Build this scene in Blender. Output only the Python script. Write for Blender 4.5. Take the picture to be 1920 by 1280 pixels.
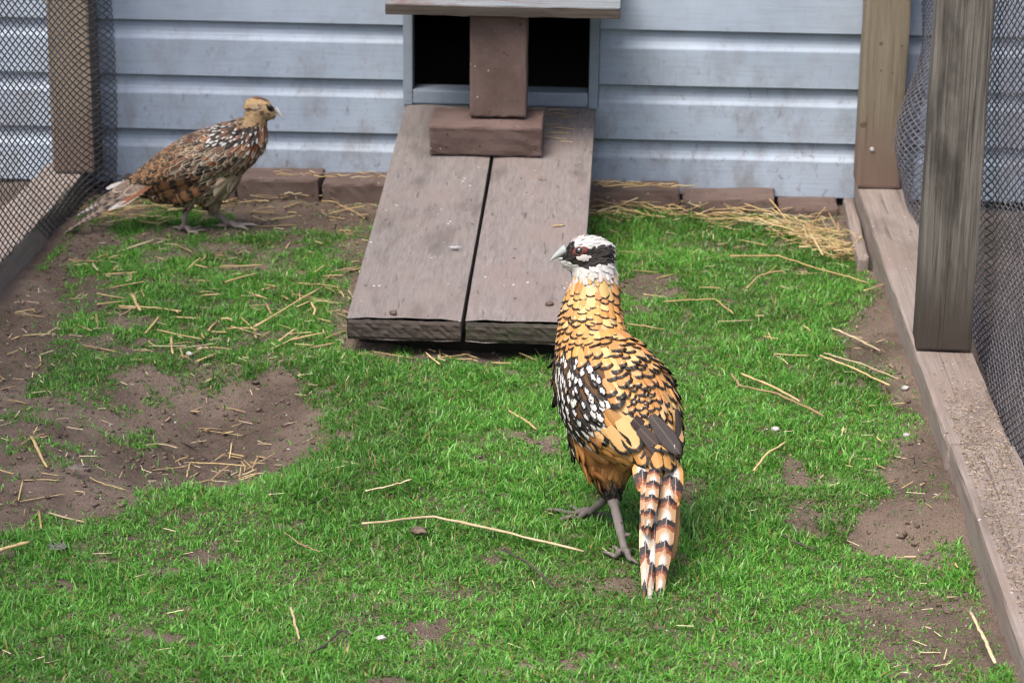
import bpy, bmesh, math, random
import numpy as np
from mathutils import Vector, Matrix
from mathutils.bvhtree import BVHTree

for o in list(bpy.data.objects):
    bpy.data.objects.remove(o)
scene = bpy.context.scene
COL = scene.collection
rng = np.random.default_rng(11)
random.seed(11)

# ------------------------------------------------------------------ camera
FPX = 4600.0                                   # focal length in pixels of a 1920 px wide frame
PITCH = math.atan(1441 / 4600.0)
YAW = math.radians(2.75)
ROLL = 0.012
CAM = np.array([0.0, -5.05, 1.27])
FW = np.array([-math.sin(YAW) * math.cos(PITCH), math.cos(YAW) * math.cos(PITCH), -math.sin(PITCH)])
_r0 = np.array([math.cos(YAW), math.sin(YAW), 0.0])
_u0 = np.cross(_r0, FW)
RT = _r0 * math.cos(ROLL) + _u0 * math.sin(ROLL)
UP = np.cross(RT, FW)
cam_d = bpy.data.cameras.new('camera')
cam = bpy.data.objects.new('camera', cam_d)
COL.objects.link(cam)
M = Matrix.Identity(4)
for i in range(3):
    M[i][0], M[i][1], M[i][2], M[i][3] = RT[i], UP[i], -FW[i], CAM[i]
cam.matrix_world = M
cam_d.sensor_width = 36.0
cam_d.lens = 36.0 * FPX / 1920.0
cam_d.clip_end = 500
cam_d.dof.use_dof = True
cam_d.dof.focus_distance = 3.42
cam_d.dof.aperture_fstop = 11.0
scene.camera = cam

# ------------------------------------------------------------------ light
SUN_EL, SUN_AZ = math.radians(62), math.radians(215)      # azimuth clockwise from +Y
world = bpy.data.worlds.new('World')
scene.world = world
world.use_nodes = True
wn = world.node_tree
sky = wn.nodes.new('ShaderNodeTexSky')
sky.sky_type = 'NISHITA'
sky.sun_disc = False
sky.sun_elevation = SUN_EL
sky.sun_rotation = SUN_AZ
sky.air_density = 1.0
sky.dust_density = 6.0
sky.ozone_density = 1.0
bg = wn.nodes['Background']
bg.inputs['Strength'].default_value = 0.15
wn.links.new(sky.outputs[0], bg.inputs[0])
sun_d = bpy.data.lights.new('sun', 'SUN')
sun_d.energy = 1.3
sun_d.angle = math.radians(35)
sun_d.color = (1.0, 0.96, 0.9)
sun = bpy.data.objects.new('sun', sun_d)
COL.objects.link(sun)
_sd = Vector((math.sin(SUN_AZ) * math.cos(SUN_EL), math.cos(SUN_AZ) * math.cos(SUN_EL), math.sin(SUN_EL)))
sun.rotation_euler = _sd.to_track_quat('Z', 'Y').to_euler()
scene.view_settings.view_transform = 'Standard'
scene.view_settings.look = 'None'
scene.view_settings.exposure = 1.1
scene.view_settings.gamma = 1.0
scene.view_settings.use_curve_mapping = False
scene.render.engine = 'CYCLES'
scene.cycles.max_bounces = 4
scene.cycles.caustics_reflective = False
scene.cycles.caustics_refractive = False
scene.cycles.use_denoising = True
scene.cycles.filter_width = 1.2
scene.cycles.sample_clamp_indirect = 4.0

# ------------------------------------------------------------------ measuring helpers
def ray(x, y):
    return FW + RT * (x - 960) / FPX - UP * (y - 640) / FPX
def G(x, y, z=0.0):                           # point of the level z seen at a photo position
    d = ray(x, y)
    return CAM + d * (z - CAM[2]) / d[2]
def W(x, y, Y=0.0):                           # point of the upright plane at depth Y
    d = ray(x, y)
    return CAM + d * (Y - CAM[1]) / d[1]
def proj(P):
    q = np.asarray(P, float) - CAM
    Z = q @ FW
    return np.stack([960 + FPX * (q @ RT) / Z, 640 - FPX * (q @ UP) / Z], -1)

def _hash(ix, iy, s):
    h = (ix * 374761393 + iy * 668265263 + s * 974711) & 0x7fffffff
    h = ((h ^ (h >> 13)) * 1274126177) & 0x7fffffff
    return ((h ^ (h >> 16)) & 0xffff) / 65535.0
def vnoise(x, y, s=0):
    x = np.asarray(x, float); y = np.asarray(y, float)
    ix = np.floor(x).astype(np.int64); iy = np.floor(y).astype(np.int64)
    fx = x - ix; fy = y - iy
    fx = fx * fx * (3 - 2 * fx); fy = fy * fy * (3 - 2 * fy)
    a = _hash(ix, iy, s); b = _hash(ix + 1, iy, s); c = _hash(ix, iy + 1, s); d = _hash(ix + 1, iy + 1, s)
    return (a + (b - a) * fx) * (1 - fy) + (c + (d - c) * fx) * fy
def fbm(x, y, s=0, o=4):
    v = 0; a = 0.5
    for k in range(o):
        v = v + a * vnoise(x * 2 ** k, y * 2 ** k, s + k * 17); a *= 0.5
    return v / (1 - 0.5 ** o)
def sstep(a, b, x):
    t = np.clip((x - a) / (b - a), 0, 1)
    return t * t * (3 - 2 * t)
def inpoly(px, py, poly):
    px = np.asarray(px); py = np.asarray(py)
    c = np.zeros(px.shape, bool)
    n = len(poly)
    for i in range(n):
        x1, y1 = poly[i]; x2, y2 = poly[(i + 1) % n]
        if y1 == y2:
            continue
        m = ((y1 > py) != (y2 > py)) & (px < (x2 - x1) * (py - y1) / (y2 - y1) + x1)
        c ^= m
    return c

# ------------------------------------------------------------------ object helpers
def tag(o, label=None, cat=None, group=None, kind=None):
    if label: o['label'] = label
    if cat: o['category'] = cat
    if group: o['group'] = group
    if kind: o['kind'] = kind
    return o
def empty(name, loc=(0, 0, 0)):
    o = bpy.data.objects.new(name, None)
    COL.objects.link(o)
    o.location = loc
    o.empty_display_size = 0.05
    return o
def link(name, me, mat=None, parent=None, smooth=False):
    o = bpy.data.objects.new(name, me)
    COL.objects.link(o)
    if mat is not None and len(me.materials) == 0:
        me.materials.append(mat)
    if smooth:
        me.polygons.foreach_set('use_smooth', np.ones(len(me.polygons), bool))
    if parent is not None:
        o.parent = parent
        o.matrix_parent_inverse = Matrix.Translation(-Vector(parent.location)) if parent.type == 'EMPTY' else parent.matrix_world.inverted()
    return o
def mesh(name, V, F):
    me = bpy.data.meshes.new(name)
    me.from_pydata([tuple(map(float, v)) for v in V], [], [tuple(map(int, f)) for f in F])
    me.update()
    return me
def fastmesh(name, V, F):                      # F: (n,k) equal sized faces
    me = bpy.data.meshes.new(name)
    V = np.asarray(V, np.float32); F = np.asarray(F, np.int32)
    n, k = F.shape
    me.vertices.add(len(V)); me.vertices.foreach_set('co', V.ravel())
    me.loops.add(n * k); me.loops.foreach_set('vertex_index', F.ravel())
    me.polygons.add(n); me.polygons.foreach_set('loop_start', np.arange(0, n * k, k, dtype=np.int32))
    me.update(calc_edges=True)
    return me
def pcol(me, name, C):
    a = me.attributes.new(name, 'FLOAT_COLOR', 'POINT')
    C = np.asarray(C, np.float32)
    if C.shape[1] == 3:
        C = np.concatenate([C, np.ones((len(C), 1), np.float32)], 1)
    a.data.foreach_set('color', C.ravel())
def box_bm(sx, sy, sz, bevel=0.003, cuts=(0, 0, 0), jit=0.0, seed=0, segs=2):
    bm = bmesh.new()
    bmesh.ops.create_cube(bm, size=1.0)
    bmesh.ops.scale(bm, vec=(sx, sy, sz), verts=bm.verts)
    if bevel:
        bmesh.ops.bevel(bm, geom=list(bm.edges), offset=bevel, segments=segs, affect='EDGES', profile=0.6)
    for ax, c in enumerate(cuts):
        ext = (sx, sy, sz)[ax]
        for k in range(c):
            no = [0, 0, 0]; no[ax] = 1
            co = [0, 0, 0]; co[ax] = -ext / 2 + ext * (k + 1) / (c + 1)
            bmesh.ops.bisect_plane(bm, geom=bm.verts[:] + bm.edges[:] + bm.faces[:], plane_co=co, plane_no=no)
    if jit:
        bm.normal_update()
        r = random.Random(seed)
        for v in bm.verts:
            v.co += v.normal * r.uniform(-jit, jit)
    return bm
def bm_obj(name, bm, mat, parent=None, loc=None, rot=None, smooth=False):
    me = bpy.data.meshes.new(name)
    mw = Matrix.Identity(4)
    if loc is not None:
        mw = Matrix.Translation(loc)
    if rot is not None:
        mw = mw @ rot
    if parent is not None:
        bm.transform(mw)
    bm.to_mesh(me); bm.free()
    o = link(name, me, mat, parent, smooth)
    if parent is None:
        o.matrix_world = mw
    return o
def tube_geo(pts, rad, seg=8, flat=1.0, cap=True):
    pts = np.asarray(pts, float); n = len(pts)
    rad = np.broadcast_to(np.asarray(rad, float), (n,))
    T = np.gradient(pts, axis=0)
    T /= np.linalg.norm(T, axis=1)[:, None] + 1e-12
    ref = np.array([0, 0, 1.0]) if abs(T[:, 2]).mean() < 0.8 else np.array([1.0, 0, 0])
    V = []
    for i in range(n):
        S = np.cross(T[i], ref); S /= np.linalg.norm(S) + 1e-12
        N = np.cross(S, T[i])
        for k in range(seg):
            a = 2 * math.pi * k / seg
            V.append(pts[i] + rad[i] * (math.cos(a) * S + flat * math.sin(a) * N))
    F = []
    for i in range(n - 1):
        for k in range(seg):
            k2 = (k + 1) % seg
            F.append((i * seg + k, i * seg + k2, (i + 1) * seg + k2, (i + 1) * seg + k))
    if cap:
        F.append(tuple(range(seg))[::-1])
        F.append(tuple((n - 1) * seg + k for k in range(seg)))
    return V, F
class MB:
    def __init__(s): s.V = []; s.F = []
    def add(s, VF):
        b = len(s.V); V, F = VF
        s.V += list(V); s.F += [tuple(i + b for i in f) for f in F]
        return s
    def tube(s, *a, **k): return s.add(tube_geo(*a, **k))
    def build(s, name, mat, parent=None, smooth=True):
        return link(name, mesh(name, s.V, s.F), mat, parent, smooth)
def smoothpath(P, n=24):
    P = np.asarray(P, float); m = len(P)
    Q = np.concatenate([[2 * P[0] - P[1]], P, [2 * P[-1] - P[-2]]])
    out = []
    for t in np.linspace(0, m - 1 - 1e-6, n):
        i = int(t); u = t - i
        p0, p1, p2, p3 = Q[i], Q[i + 1], Q[i + 2], Q[i + 3]
        out.append(0.5 * (2 * p1 + (p2 - p0) * u + (2 * p0 - 5 * p1 + 4 * p2 - p3) * u * u + (3 * p1 - p0 - 3 * p2 + p3) * u ** 3))
    return np.array(out)

# ------------------------------------------------------------------ materials
class NT:
    def __init__(s, name):
        s.m = bpy.data.materials.new(name); s.m.use_nodes = True
        s.t = s.m.node_tree; s.b = s.t.nodes['Principled BSDF']; s.out = s.t.nodes['Material Output']
    def n(s, typ, **kw):
        nd = s.t.nodes.new('ShaderNode' + typ)
        for k, v in kw.items(): setattr(nd, k, v)
        return nd
    def set(s, sock, v):
        if isinstance(v, bpy.types.NodeSocket): s.t.links.new(v, sock)
        elif isinstance(v, (tuple, list)) and len(v) == 3 and sock.type == 'RGBA': sock.default_value = (*v, 1)
        else: sock.default_value = v
    def math(s, op, a, b=None, c=None, clamp=False):
        nd = s.n('Math', operation=op, use_clamp=clamp); s.set(nd.inputs[0], a)
        if b is not None: s.set(nd.inputs[1], b)
        if c is not None: s.set(nd.inputs[2], c)
        return nd.outputs[0]
    def mix(s, f, a, b, blend='MIX'):
        nd = s.n('Mix', data_type='RGBA', blend_type=blend)
        s.set(nd.inputs[0], f); s.set(nd.inputs[6], a); s.set(nd.inputs[7], b)
        return nd.outputs[2]
    def ramp(s, f, stops):
        nd = s.n('ValToRGB'); s.set(nd.inputs[0], f)
        e = nd.color_ramp.elements
        while len(e) < len(stops): e.new(0.5)
        for k, (p, c) in enumerate(stops):
            e[k].position = p
            e[k].color = (*c, 1) if isinstance(c, (tuple, list)) else (c, c, c, 1)
        return nd.outputs[0]
    def smooth(s, v, a, b):
        nd = s.n('MapRange', interpolation_type='SMOOTHSTEP'); s.set(nd.inputs[0], v)
        s.set(nd.inputs[1], a); s.set(nd.inputs[2], b)
        return nd.outputs[0]
    def coord(s, which='Object', scale=(1, 1, 1)):
        tc = s.n('TexCoord'); mp = s.n('Mapping'); s.t.links.new(tc.outputs[which], mp.inputs[0])
        mp.inputs['Scale'].default_value = scale
        return mp.outputs[0]
    def pos(s, scale=(1, 1, 1)):
        g = s.n('NewGeometry'); mp = s.n('Mapping'); s.t.links.new(g.outputs['Position'], mp.inputs[0])
        mp.inputs['Scale'].default_value = scale
        return mp.outputs[0]
    def noise(s, vec, scale=5, detail=4, rough=0.55, dist=0.0):
        nd = s.n('TexNoise'); s.set(nd.inputs['Vector'], vec)
        nd.inputs['Scale'].default_value = scale; nd.inputs['Detail'].default_value = detail
        nd.inputs['Roughness'].default_value = rough; nd.inputs['Distortion'].default_value = dist
        return nd.outputs[0]
    def voro(s, vec, scale=5, feature='F1'):
        nd = s.n('TexVoronoi', feature=feature); s.set(nd.inputs['Vector'], vec); nd.inputs['Scale'].default_value = scale
        return nd.outputs[0]
    def attr(s, name):
        nd = s.n('Attribute'); nd.attribute_name = name
        return nd
    def bump(s, h, strength=0.5, dist=0.002):
        nd = s.n('Bump'); s.set(nd.inputs['Height'], h)
        nd.inputs['Strength'].default_value = strength; nd.inputs['Distance'].default_value = dist
        s.t.links.new(nd.outputs[0], s.b.inputs['Normal'])
    def fin(s, col=None, rough=0.7, spec=0.3):
        if col is not None: s.set(s.b.inputs['Base Color'], col)
        s.set(s.b.inputs['Roughness'], rough)
        s.b.inputs['Specular IOR Level'].default_value = spec
        return s.m

def mat_siding():
    k = NT('blue grey siding')
    v = k.pos((1, 1, 1)); g = k.noise(k.pos((7, 7, 160)), 1.0, 5, 0.6, 0.6)
    big = k.noise(v, 5, 4); st = k.noise(k.pos((13, 13, 9)), 1, 5, 0.7)
    col = k.mix(k.smooth(big, 0.3, 0.7), (0.29, 0.353, 0.44), (0.355, 0.425, 0.52))
    col = k.mix(k.math('MULTIPLY', k.smooth(g, 0.45, 0.75), 0.25), col, (0.19, 0.23, 0.28))
    # mud splashed up from the ground and green-brown grime
    z = k.n('SeparateXYZ'); k.t.links.new(v, z.inputs[0])
    low = k.smooth(z.outputs[2], 0.52, 0.02)
    grime = k.math('MULTIPLY', k.smooth(st, 0.42, 0.72), k.math('MULTIPLY_ADD', low, 0.55, 0.06))
    col = k.mix(grime, col, (0.15, 0.13, 0.105))
    fine = k.noise(k.pos((60, 60, 34)), 1, 6, 0.75)
    col = k.mix(k.math('MULTIPLY', k.smooth(fine, 0.54, 0.72), k.math('MULTIPLY_ADD', low, 0.7, 0.08)), col, (0.12, 0.09, 0.07))
    k.bump(k.math('ADD', g, k.math('MULTIPLY', st, 0.3)), 0.35, 0.0012)
    return k.fin(col, 0.6, 0.25)
def mat_trim():
    k = NT('blue grey painted trim')
    n = k.noise(k.pos((20, 20, 60)), 1, 5, 0.6)
    col = k.mix(n, (0.19, 0.23, 0.28), (0.27, 0.32, 0.38))
    col = k.mix(k.math('MULTIPLY', k.smooth(k.noise(k.pos(), 40, 5, .7), .55, .7), .5), col, (0.13, .11, .1))
    k.bump(n, .3, .001)
    return k.fin(col, 0.5)
def mat_wood(name, c0, c1, axis=0, slo=0.5, dark=(0.02, 0.017, 0.015), stain=0.5, grain=90, spots=0.0, moss=0.0, rough=0.75, splash=None, tint=None, seed=0.0, lowcol=None):
    k = NT(name)
    sc = [grain * 1.5] * 3; sc[axis] = grain * 0.03
    tc = k.n('TexCoord'); mp = k.n('Mapping'); k.t.links.new(tc.outputs['Object'], mp.inputs[0]); mp.inputs['Scale'].default_value = sc
    mp.inputs['Location'].default_value = (seed, seed * 2, seed * 3)
    ob = tc.outputs['Object']
    g = k.noise(mp.outputs[0], 1.0, 6, 0.68, 0.25)
    sb_ = [11.0] * 3; sb_[axis] = 4.0
    mb_ = k.n('Mapping'); k.t.links.new(ob, mb_.inputs[0]); mb_.inputs['Scale'].default_value = sb_; mb_.inputs['Location'].default_value = (seed * 1.3, seed, seed)
    big = k.noise(mb_.outputs[0], 1.0, 5, 0.62, 0.5)
    col = k.mix(k.smooth(g, 0.3, 0.7), c0, c1)
    if tint is not None:
        col = k.mix(k.math('MULTIPLY', k.smooth(k.noise(ob, 6, 3), 0.45, 0.62), 0.55), col, tint)
    col = k.mix(k.math('MULTIPLY', k.smooth(big, slo, slo + 0.2), stain), col, dark)
    sc2 = [grain * 1.6] * 3; sc2[axis] = grain * 0.02
    mp2 = k.n('Mapping'); k.t.links.new(ob, mp2.inputs[0]); mp2.inputs['Scale'].default_value = sc2
    crack = k.smooth(k.noise(mp2.outputs[0], 1.0, 3, 0.5, 0.4), 0.66, 0.72)
    col = k.mix(k.math('MULTIPLY', crack, 0.55), col, dark)
    if lowcol is not None:
        sp = k.n('SeparateXYZ'); k.t.links.new(k.pos(), sp.inputs[0])
        zz = k.math('MULTIPLY_ADD', big, 0.12, sp.outputs[2])
        col = k.mix(k.smooth(zz, 0.33, 0.14), col, lowcol)
    if spots:
        d = k.voro(ob, 55)
        pick = k.smooth(k.noise(ob, 21, 2), 0.56, 0.62)
        col = k.mix(k.math('MULTIPLY', k.math('MULTIPLY', k.smooth(d, 0.17, 0.07), pick), spots), col, (0.55, 0.54, 0.52))
        d2 = k.voro(ob, 38)
        col = k.mix(k.math('MULTIPLY', k.smooth(d2, 0.16, 0.06), k.smooth(k.noise(ob, 13, 2), 0.55, 0.62)), col, (0.05, 0.035, 0.028))
    if moss:
        col = k.mix(k.math('MULTIPLY', k.smooth(k.noise(ob, 24, 5, 0.7), 0.5, 0.66), moss), col, (0.03, 0.05, 0.012))
    h = k.math('SUBTRACT', k.math('ADD', g, k.math('MULTIPLY', k.noise(ob, 160, 4, 0.7), 0.6)), k.math('MULTIPLY', crack, 1.2))
    k.bump(h, 0.7, 0.002)
    return k.fin(col, rough, 0.25)
def mat_stone(name, c0, c1):
    k = NT(name)
    tc = k.n('TexCoord'); ob = tc.outputs['Object']
    oi = k.n('ObjectInfo')
    add = k.n('VectorMath', operation='ADD'); k.t.links.new(ob, add.inputs[0])
    cmb = k.n('CombineXYZ'); k.t.links.new(oi.outputs['Random'], cmb.inputs[0]); k.t.links.new(oi.outputs['Random'], cmb.inputs[2])
    k.t.links.new(cmb.outputs[0], add.inputs[1]); ob = add.outputs[0]
    n = k.noise(ob, 14, 5, 0.6); fine = k.noise(ob, 260, 4, 0.75)
    col = k.mix(k.smooth(n, 0.3, 0.7), c0, c1)
    col = k.mix(k.math('MULTIPLY', k.smooth(fine, 0.55, 0.7), 0.5), col, (0.2, 0.155, 0.14))
    pit = k.math('MULTIPLY', k.smooth(k.voro(ob, 75), 0.2, 0.08), k.smooth(k.noise(ob, 30, 2), 0.5, 0.58))
    col = k.mix(k.math('MULTIPLY', pit, 0.85), col, (0.025, 0.018, 0.016))
    wh = k.math('MULTIPLY', k.smooth(k.voro(ob, 48), 0.12, 0.05), k.smooth(k.noise(ob, 17, 2), 0.53, 0.6))
    col = k.mix(wh, col, (0.45, 0.42, 0.39))
    k.bump(k.math('SUBTRACT', k.math('ADD', k.math('MULTIPLY', fine, 0.6), k.noise(ob, 70, 3)), k.math('MULTIPLY', pit, 1.5)), 0.6, 0.002)
    return k.fin(col, 0.85, 0.2)
def mat_soil():
    k = NT('damp brown soil')
    v = k.pos()
    a = k.noise(v, 7, 5, 0.6); b = k.noise(v, 60, 5, 0.7); c = k.noise(v, 330, 4, 0.7)
    col = k.mix(k.smooth(a, 0.3, 0.7), (0.085, 0.061, 0.049), (0.145, 0.106, 0.085))
    col = k.mix(k.math('MULTIPLY', k.smooth(b, 0.5, 0.72), 0.6), col, (0.165, 0.122, 0.098))
    col = k.mix(k.math('MULTIPLY', k.smooth(b, 0.46, 0.3), 0.6), col, (0.035, 0.025, 0.02))
    col = k.mix(k.math('MULTIPLY', k.smooth(c, 0.58, 0.72), 0.4), col, (0.19, 0.15, 0.125))
    fl = k.math('MULTIPLY', k.smooth(k.voro(v, 60), 0.1, 0.05), k.smooth(k.noise(v, 16, 2), 0.56, 0.63))
    col = k.mix(fl, col, (0.5, 0.47, 0.43))
    k.bump(k.math('ADD', k.math('MULTIPLY', b, 1.0), k.math('MULTIPLY', c, 0.55)), 1.0, 0.012)
    return k.fin(k.mix(k.math('MULTIPLY_ADD', k.smooth(k.noise(v, 4.5, 3, 0.6), 0.42, 0.62), 0.34, 0.18), col, (0.31, 0.24, 0.195)), 0.95, 0.15)
def mat_attr(name, rough=0.6, trans=0.0, spec=0.3, attr='col'):
    k = NT(name)
    a = k.attr(attr)
    k.fin(a.outputs['Color'], rough, spec)
    if trans:
        tr = k.n('BsdfTranslucent'); mx = k.n('MixShader'); mx.inputs[0].default_value = trans
        br = k.n('HueSaturation'); br.inputs['Value'].default_value = 1.3
        k.t.links.new(a.outputs['Color'], br.inputs['Color']); k.t.links.new(br.outputs[0], tr.inputs[0])
        k.t.links.new(k.b.outputs[0], mx.inputs[1]); k.t.links.new(tr.outputs[0], mx.inputs[2])
        k.t.links.new(mx.outputs[0], k.out.inputs[0])
    return k.m
def mat_straw():
    k = NT('dry straw')
    oi = k.n('ObjectInfo'); r = oi.outputs['Random']
    col = k.ramp(r, [(0, (0.36, 0.25, 0.11)), (0.3, (0.52, 0.4, 0.2)), (0.55, (0.44, 0.32, 0.16)), (0.8, (0.24, 0.16, 0.09)), (1, (0.55, 0.47, 0.3))])
    ob = k.coord('Object', (1, 1, 1))
    n = k.noise(k.coord('Object', (8, 120, 120)), 2.0, 3)
    col = k.mix(k.math('MULTIPLY', k.smooth(n, 0.45, 0.7), 0.5), col, (0.24, 0.15, 0.06))
    k.bump(n, 0.3, 0.001)
    return k.fin(col, 0.5, 0.4)
def mat_plain(name, c0, c1=None, scale=80, rough=0.6, spec=0.3, bump=0.3):
    k = NT(name)
    n = k.noise(k.coord(), scale, 4, 0.6)
    k.bump(n, bump, 0.001)
    return k.fin(k.mix(k.smooth(n, .35, .65), c0, c1 or c0), rough, spec)
def mat_feather(name='patterned feather', freq=17.0):
    k = NT(name)
    uvn = k.n('UVMap'); uvn.uv_map = 'UVMap'
    sp = k.n('SeparateXYZ'); k.t.links.new(uvn.outputs[0], sp.inputs[0])
    x, y = sp.outputs[0], sp.outputs[1]
    nz = k.noise(k.pos(), 260, 3, 0.6)
    off = k.math('MULTIPLY', k.math('SUBTRACT', nz, 0.5), 0.4)
    ax = k.math('ABSOLUTE', x)
    ty = k.math('MAXIMUM', k.math('DIVIDE', k.math('SUBTRACT', y, 0.5), 0.5), 0.0)
    d = k.math('SQRT', k.math('ADD', k.math('MULTIPLY', x, x), k.math('MULTIPLY', ty, ty)))
    d = k.math('ADD', d, off)
    c0, c1, c2, pr = (k.attr(q) for q in ('c0', 'c1', 'c2', 'prm'))
    ps = k.n('SeparateColor'); k.t.links.new(pr.outputs['Color'], ps.inputs[0])
    ew, spot, bars = ps.outputs[0], ps.outputs[1], ps.outputs[2]
    lim = k.math('SUBTRACT', 1.0, ew)
    col = k.mix(k.smooth(k.math('SUBTRACT', d, lim), -0.09, 0.07), c0.outputs['Color'], c1.outputs['Color'])
    # spot or shaft streak of the third colour near the tip
    sy = k.math('DIVIDE', k.math('SUBTRACT', y, 0.74), 0.55)
    sx = k.math('DIVIDE', x, 0.8)
    sd = k.math('SQRT', k.math('ADD', k.math('MULTIPLY', sx, sx), k.math('MULTIPLY', sy, sy)))
    col = k.mix(k.smooth(k.math('SUBTRACT', k.math('ADD', sd, k.math('MULTIPLY', k.math('SUBTRACT', k.noise(k.pos(), 420, 2, 0.5), 0.5), 1.1)), spot), 0.07, -0.07), col, c2.outputs['Color'])
    # cross bars of the edge colour
    w = k.math('SINE', k.math('MULTIPLY', k.math('ADD', k.math('ADD', y, k.math('MULTIPLY', ax, 0.03)), k.math('MULTIPLY', off, 17.0 / freq)), freq))
    col = k.mix(k.math('MULTIPLY', k.smooth(w, 0.05, 0.35), bars), col, c1.outputs['Color'])
    # shaft and barbs
    sh = k.smooth(ax, 0.13, 0.05)
    col = k.mix(k.math('MULTIPLY', sh, pr.outputs['Alpha']), col, (0.5, 0.4, 0.27))
    bw = k.math('SINE', k.math('MULTIPLY', k.math('ADD', y, k.math('MULTIPLY', ax, -0.6)), 70.0))
    k.bump(k.math('ADD', k.math('MULTIPLY', bw, 0.3), nz), 0.35, 0.0008)
    return k.fin(col, 0.55, 0.3)
def mat_tail():
    k = NT('barred tail feather')
    uvn = k.n('UVMap'); uvn.uv_map = 'UVMap'
    sp = k.n('SeparateXYZ'); k.t.links.new(uvn.outputs[0], sp.inputs[0])
    x, y = sp.outputs[0], sp.outputs[1]                # y in bar periods
    nz = k.noise(k.pos(), 190, 3, 0.6)
    ax = k.math('ABSOLUTE', x)
    yy = k.math('ADD', k.math('ADD', y, k.math('MULTIPLY', ax, -0.2)), k.math('MULTIPLY', k.math('SUBTRACT', nz, .5), 0.5))
    fr = k.math('FRACT', yy)
    oi = k.attr('c0')
    white = k.mix(k.smooth(ax, 0.2, 0.75), (0.46, 0.45, 0.43), oi.outputs['Color'])
    col = k.mix(k.smooth(fr, 0.05, 0.42), oi.outputs['Color'], white)
    col = k.mix(k.smooth(fr, 0.52, 0.57), col, (0.016, 0.013, 0.014))
    col = k.mix(k.smooth(fr, 0.76, 0.82), col, (0.17, 0.05, 0.022))
    col = k.mix(k.smooth(fr, 0.94, 1.0), col, oi.outputs['Color'])
    col = k.mix(k.math('MULTIPLY', k.smooth(ax, 0.06, 0.02), 0.6), col, (0.35, 0.33, 0.36))
    bw = k.math('SINE', k.math('MULTIPLY', k.math('ADD', y, k.math('MULTIPLY', ax, -0.5)), 120.0))
    k.bump(bw, 0.2, 0.0006)
    return k.fin(col, 0.5, 0.3)

M_SIDING = mat_siding()
M_TRIM = mat_trim()
M_PLANK_A = mat_wood('weathered plank paint', (0.142, 0.126, 0.12), (0.205, 0.185, 0.178), 1, stain=0.45, grain=120, spots=0.9, tint=(0.19, 0.155, 0.145), dark=(0.05, 0.042, 0.039))
M_PLANK_B = mat_wood('weathered mossy plank paint', (0.145, 0.126, 0.121), (0.208, 0.184, 0.178), 1, stain=0.45, grain=120, spots=0.9, tint=(0.19, 0.148, 0.138), dark=(0.05, 0.042, 0.039), seed=3.1)
M_END_A = mat_wood('rough plank end', (0.032, 0.026, 0.023), (0.085, 0.068, 0.058), 0, stain=0.7, grain=150)
M_END_B = mat_wood('mossy plank end', (0.03, 0.026, 0.022), (0.075, 0.064, 0.05), 0, stain=0.7, grain=150, moss=0.7, seed=1.7)
M_BATTEN = mat_wood('dark rotten timber', (0.012, 0.01, 0.009), (0.03, 0.024, 0.02), 0)
M_TIMBER = mat_wood('pinkish grey timber', (0.185, 0.154, 0.138), (0.265, 0.225, 0.203), 1, stain=0.4, grain=130, spots=0.8, dark=(0.075, 0.053, 0.043), tint=(0.2, 0.155, 0.135))
M_POST_BACK = mat_wood('tan softwood post', (0.145, 0.122, 0.088), (0.21, 0.18, 0.132), 2, stain=0.45, grain=150, dark=(0.07, 0.055, 0.04), lowcol=(0.15, 0.105, 0.083))
M_POST_LEFT = mat_wood('tan softwood post left', (0.15, 0.12, 0.088), (0.21, 0.17, 0.125), 2, stain=0.45, grain=150, dark=(0.08, 0.06, 0.045), seed=5.0, lowcol=(0.12, 0.083, 0.064))
M_POST_FRONT = mat_wood('dark weathered post', (0.06, 0.055, 0.048), (0.175, 0.165, 0.147), 2, 0.49, stain=0.65, grain=160, dark=(0.022, 0.018, 0.015), seed=2.2, lowcol=(0.05, 0.041, 0.034))
M_FLAP = mat_wood('flaking grey paint over red', (0.12, 0.14, 0.155), (0.2, 0.22, 0.235), 0, stain=0.9, grain=60, dark=(0.12, 0.06, 0.05))
M_FLAP_EDGE = mat_wood('bare dark board edge', (0.05, 0.04, 0.034), (0.1, 0.085, 0.072), 0, stain=0.5, grain=80)
M_BRICK = mat_stone('brown concrete paver', (0.088, 0.06, 0.053), (0.128, 0.09, 0.081))
M_BORDER = mat_stone('dusty brown paver', (0.1, 0.068, 0.058), (0.135, 0.1, 0.088))
M_SOIL = mat_soil()
M_GRASS = mat_attr('grass blade', 0.38, 0.35, 0.45)
M_STRAW = mat_straw()
M_TWIG = mat_plain('dark twig bark', (0.03, 0.024, 0.02), (0.07, 0.055, 0.045))
M_NET = mat_plain('grey plastic net', (0.075, 0.075, 0.088), (0.14, 0.138, 0.158), 30, 0.4, 0.5)
M_NET_L = mat_plain('dark green grey plastic net', (0.04, 0.044, 0.047), (0.085, 0.083, 0.092), 30, 0.4, 0.5)
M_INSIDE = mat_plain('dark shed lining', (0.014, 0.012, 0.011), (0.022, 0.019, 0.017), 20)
M_STEEL = mat_plain('galvanised steel', (0.35, 0.35, 0.36), (0.5, 0.5, 0.5), 60, 0.35, 0.6)
M_KNOT = mat_plain('dark wood knot', (0.08, 0.058, 0.042), (0.13, 0.098, 0.072), 260)
M_DROP = mat_plain('white dropping', (0.3, 0.28, 0.26), (0.5, 0.49, 0.47), 120, 0.8)
M_CLOD = mat_plain('soil clod', (0.08, 0.058, 0.047), (0.16, 0.12, 0.097), 90, 0.95, 0.1)
M_FEATHER = mat_feather(freq=26.0)
M_FEATHER_BAR = mat_feather('finely barred feather', 64.0)
M_TAIL = mat_tail()
M_SKINCOL = mat_attr('plumage underlayer', 0.7, 0, 0.2)
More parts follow.
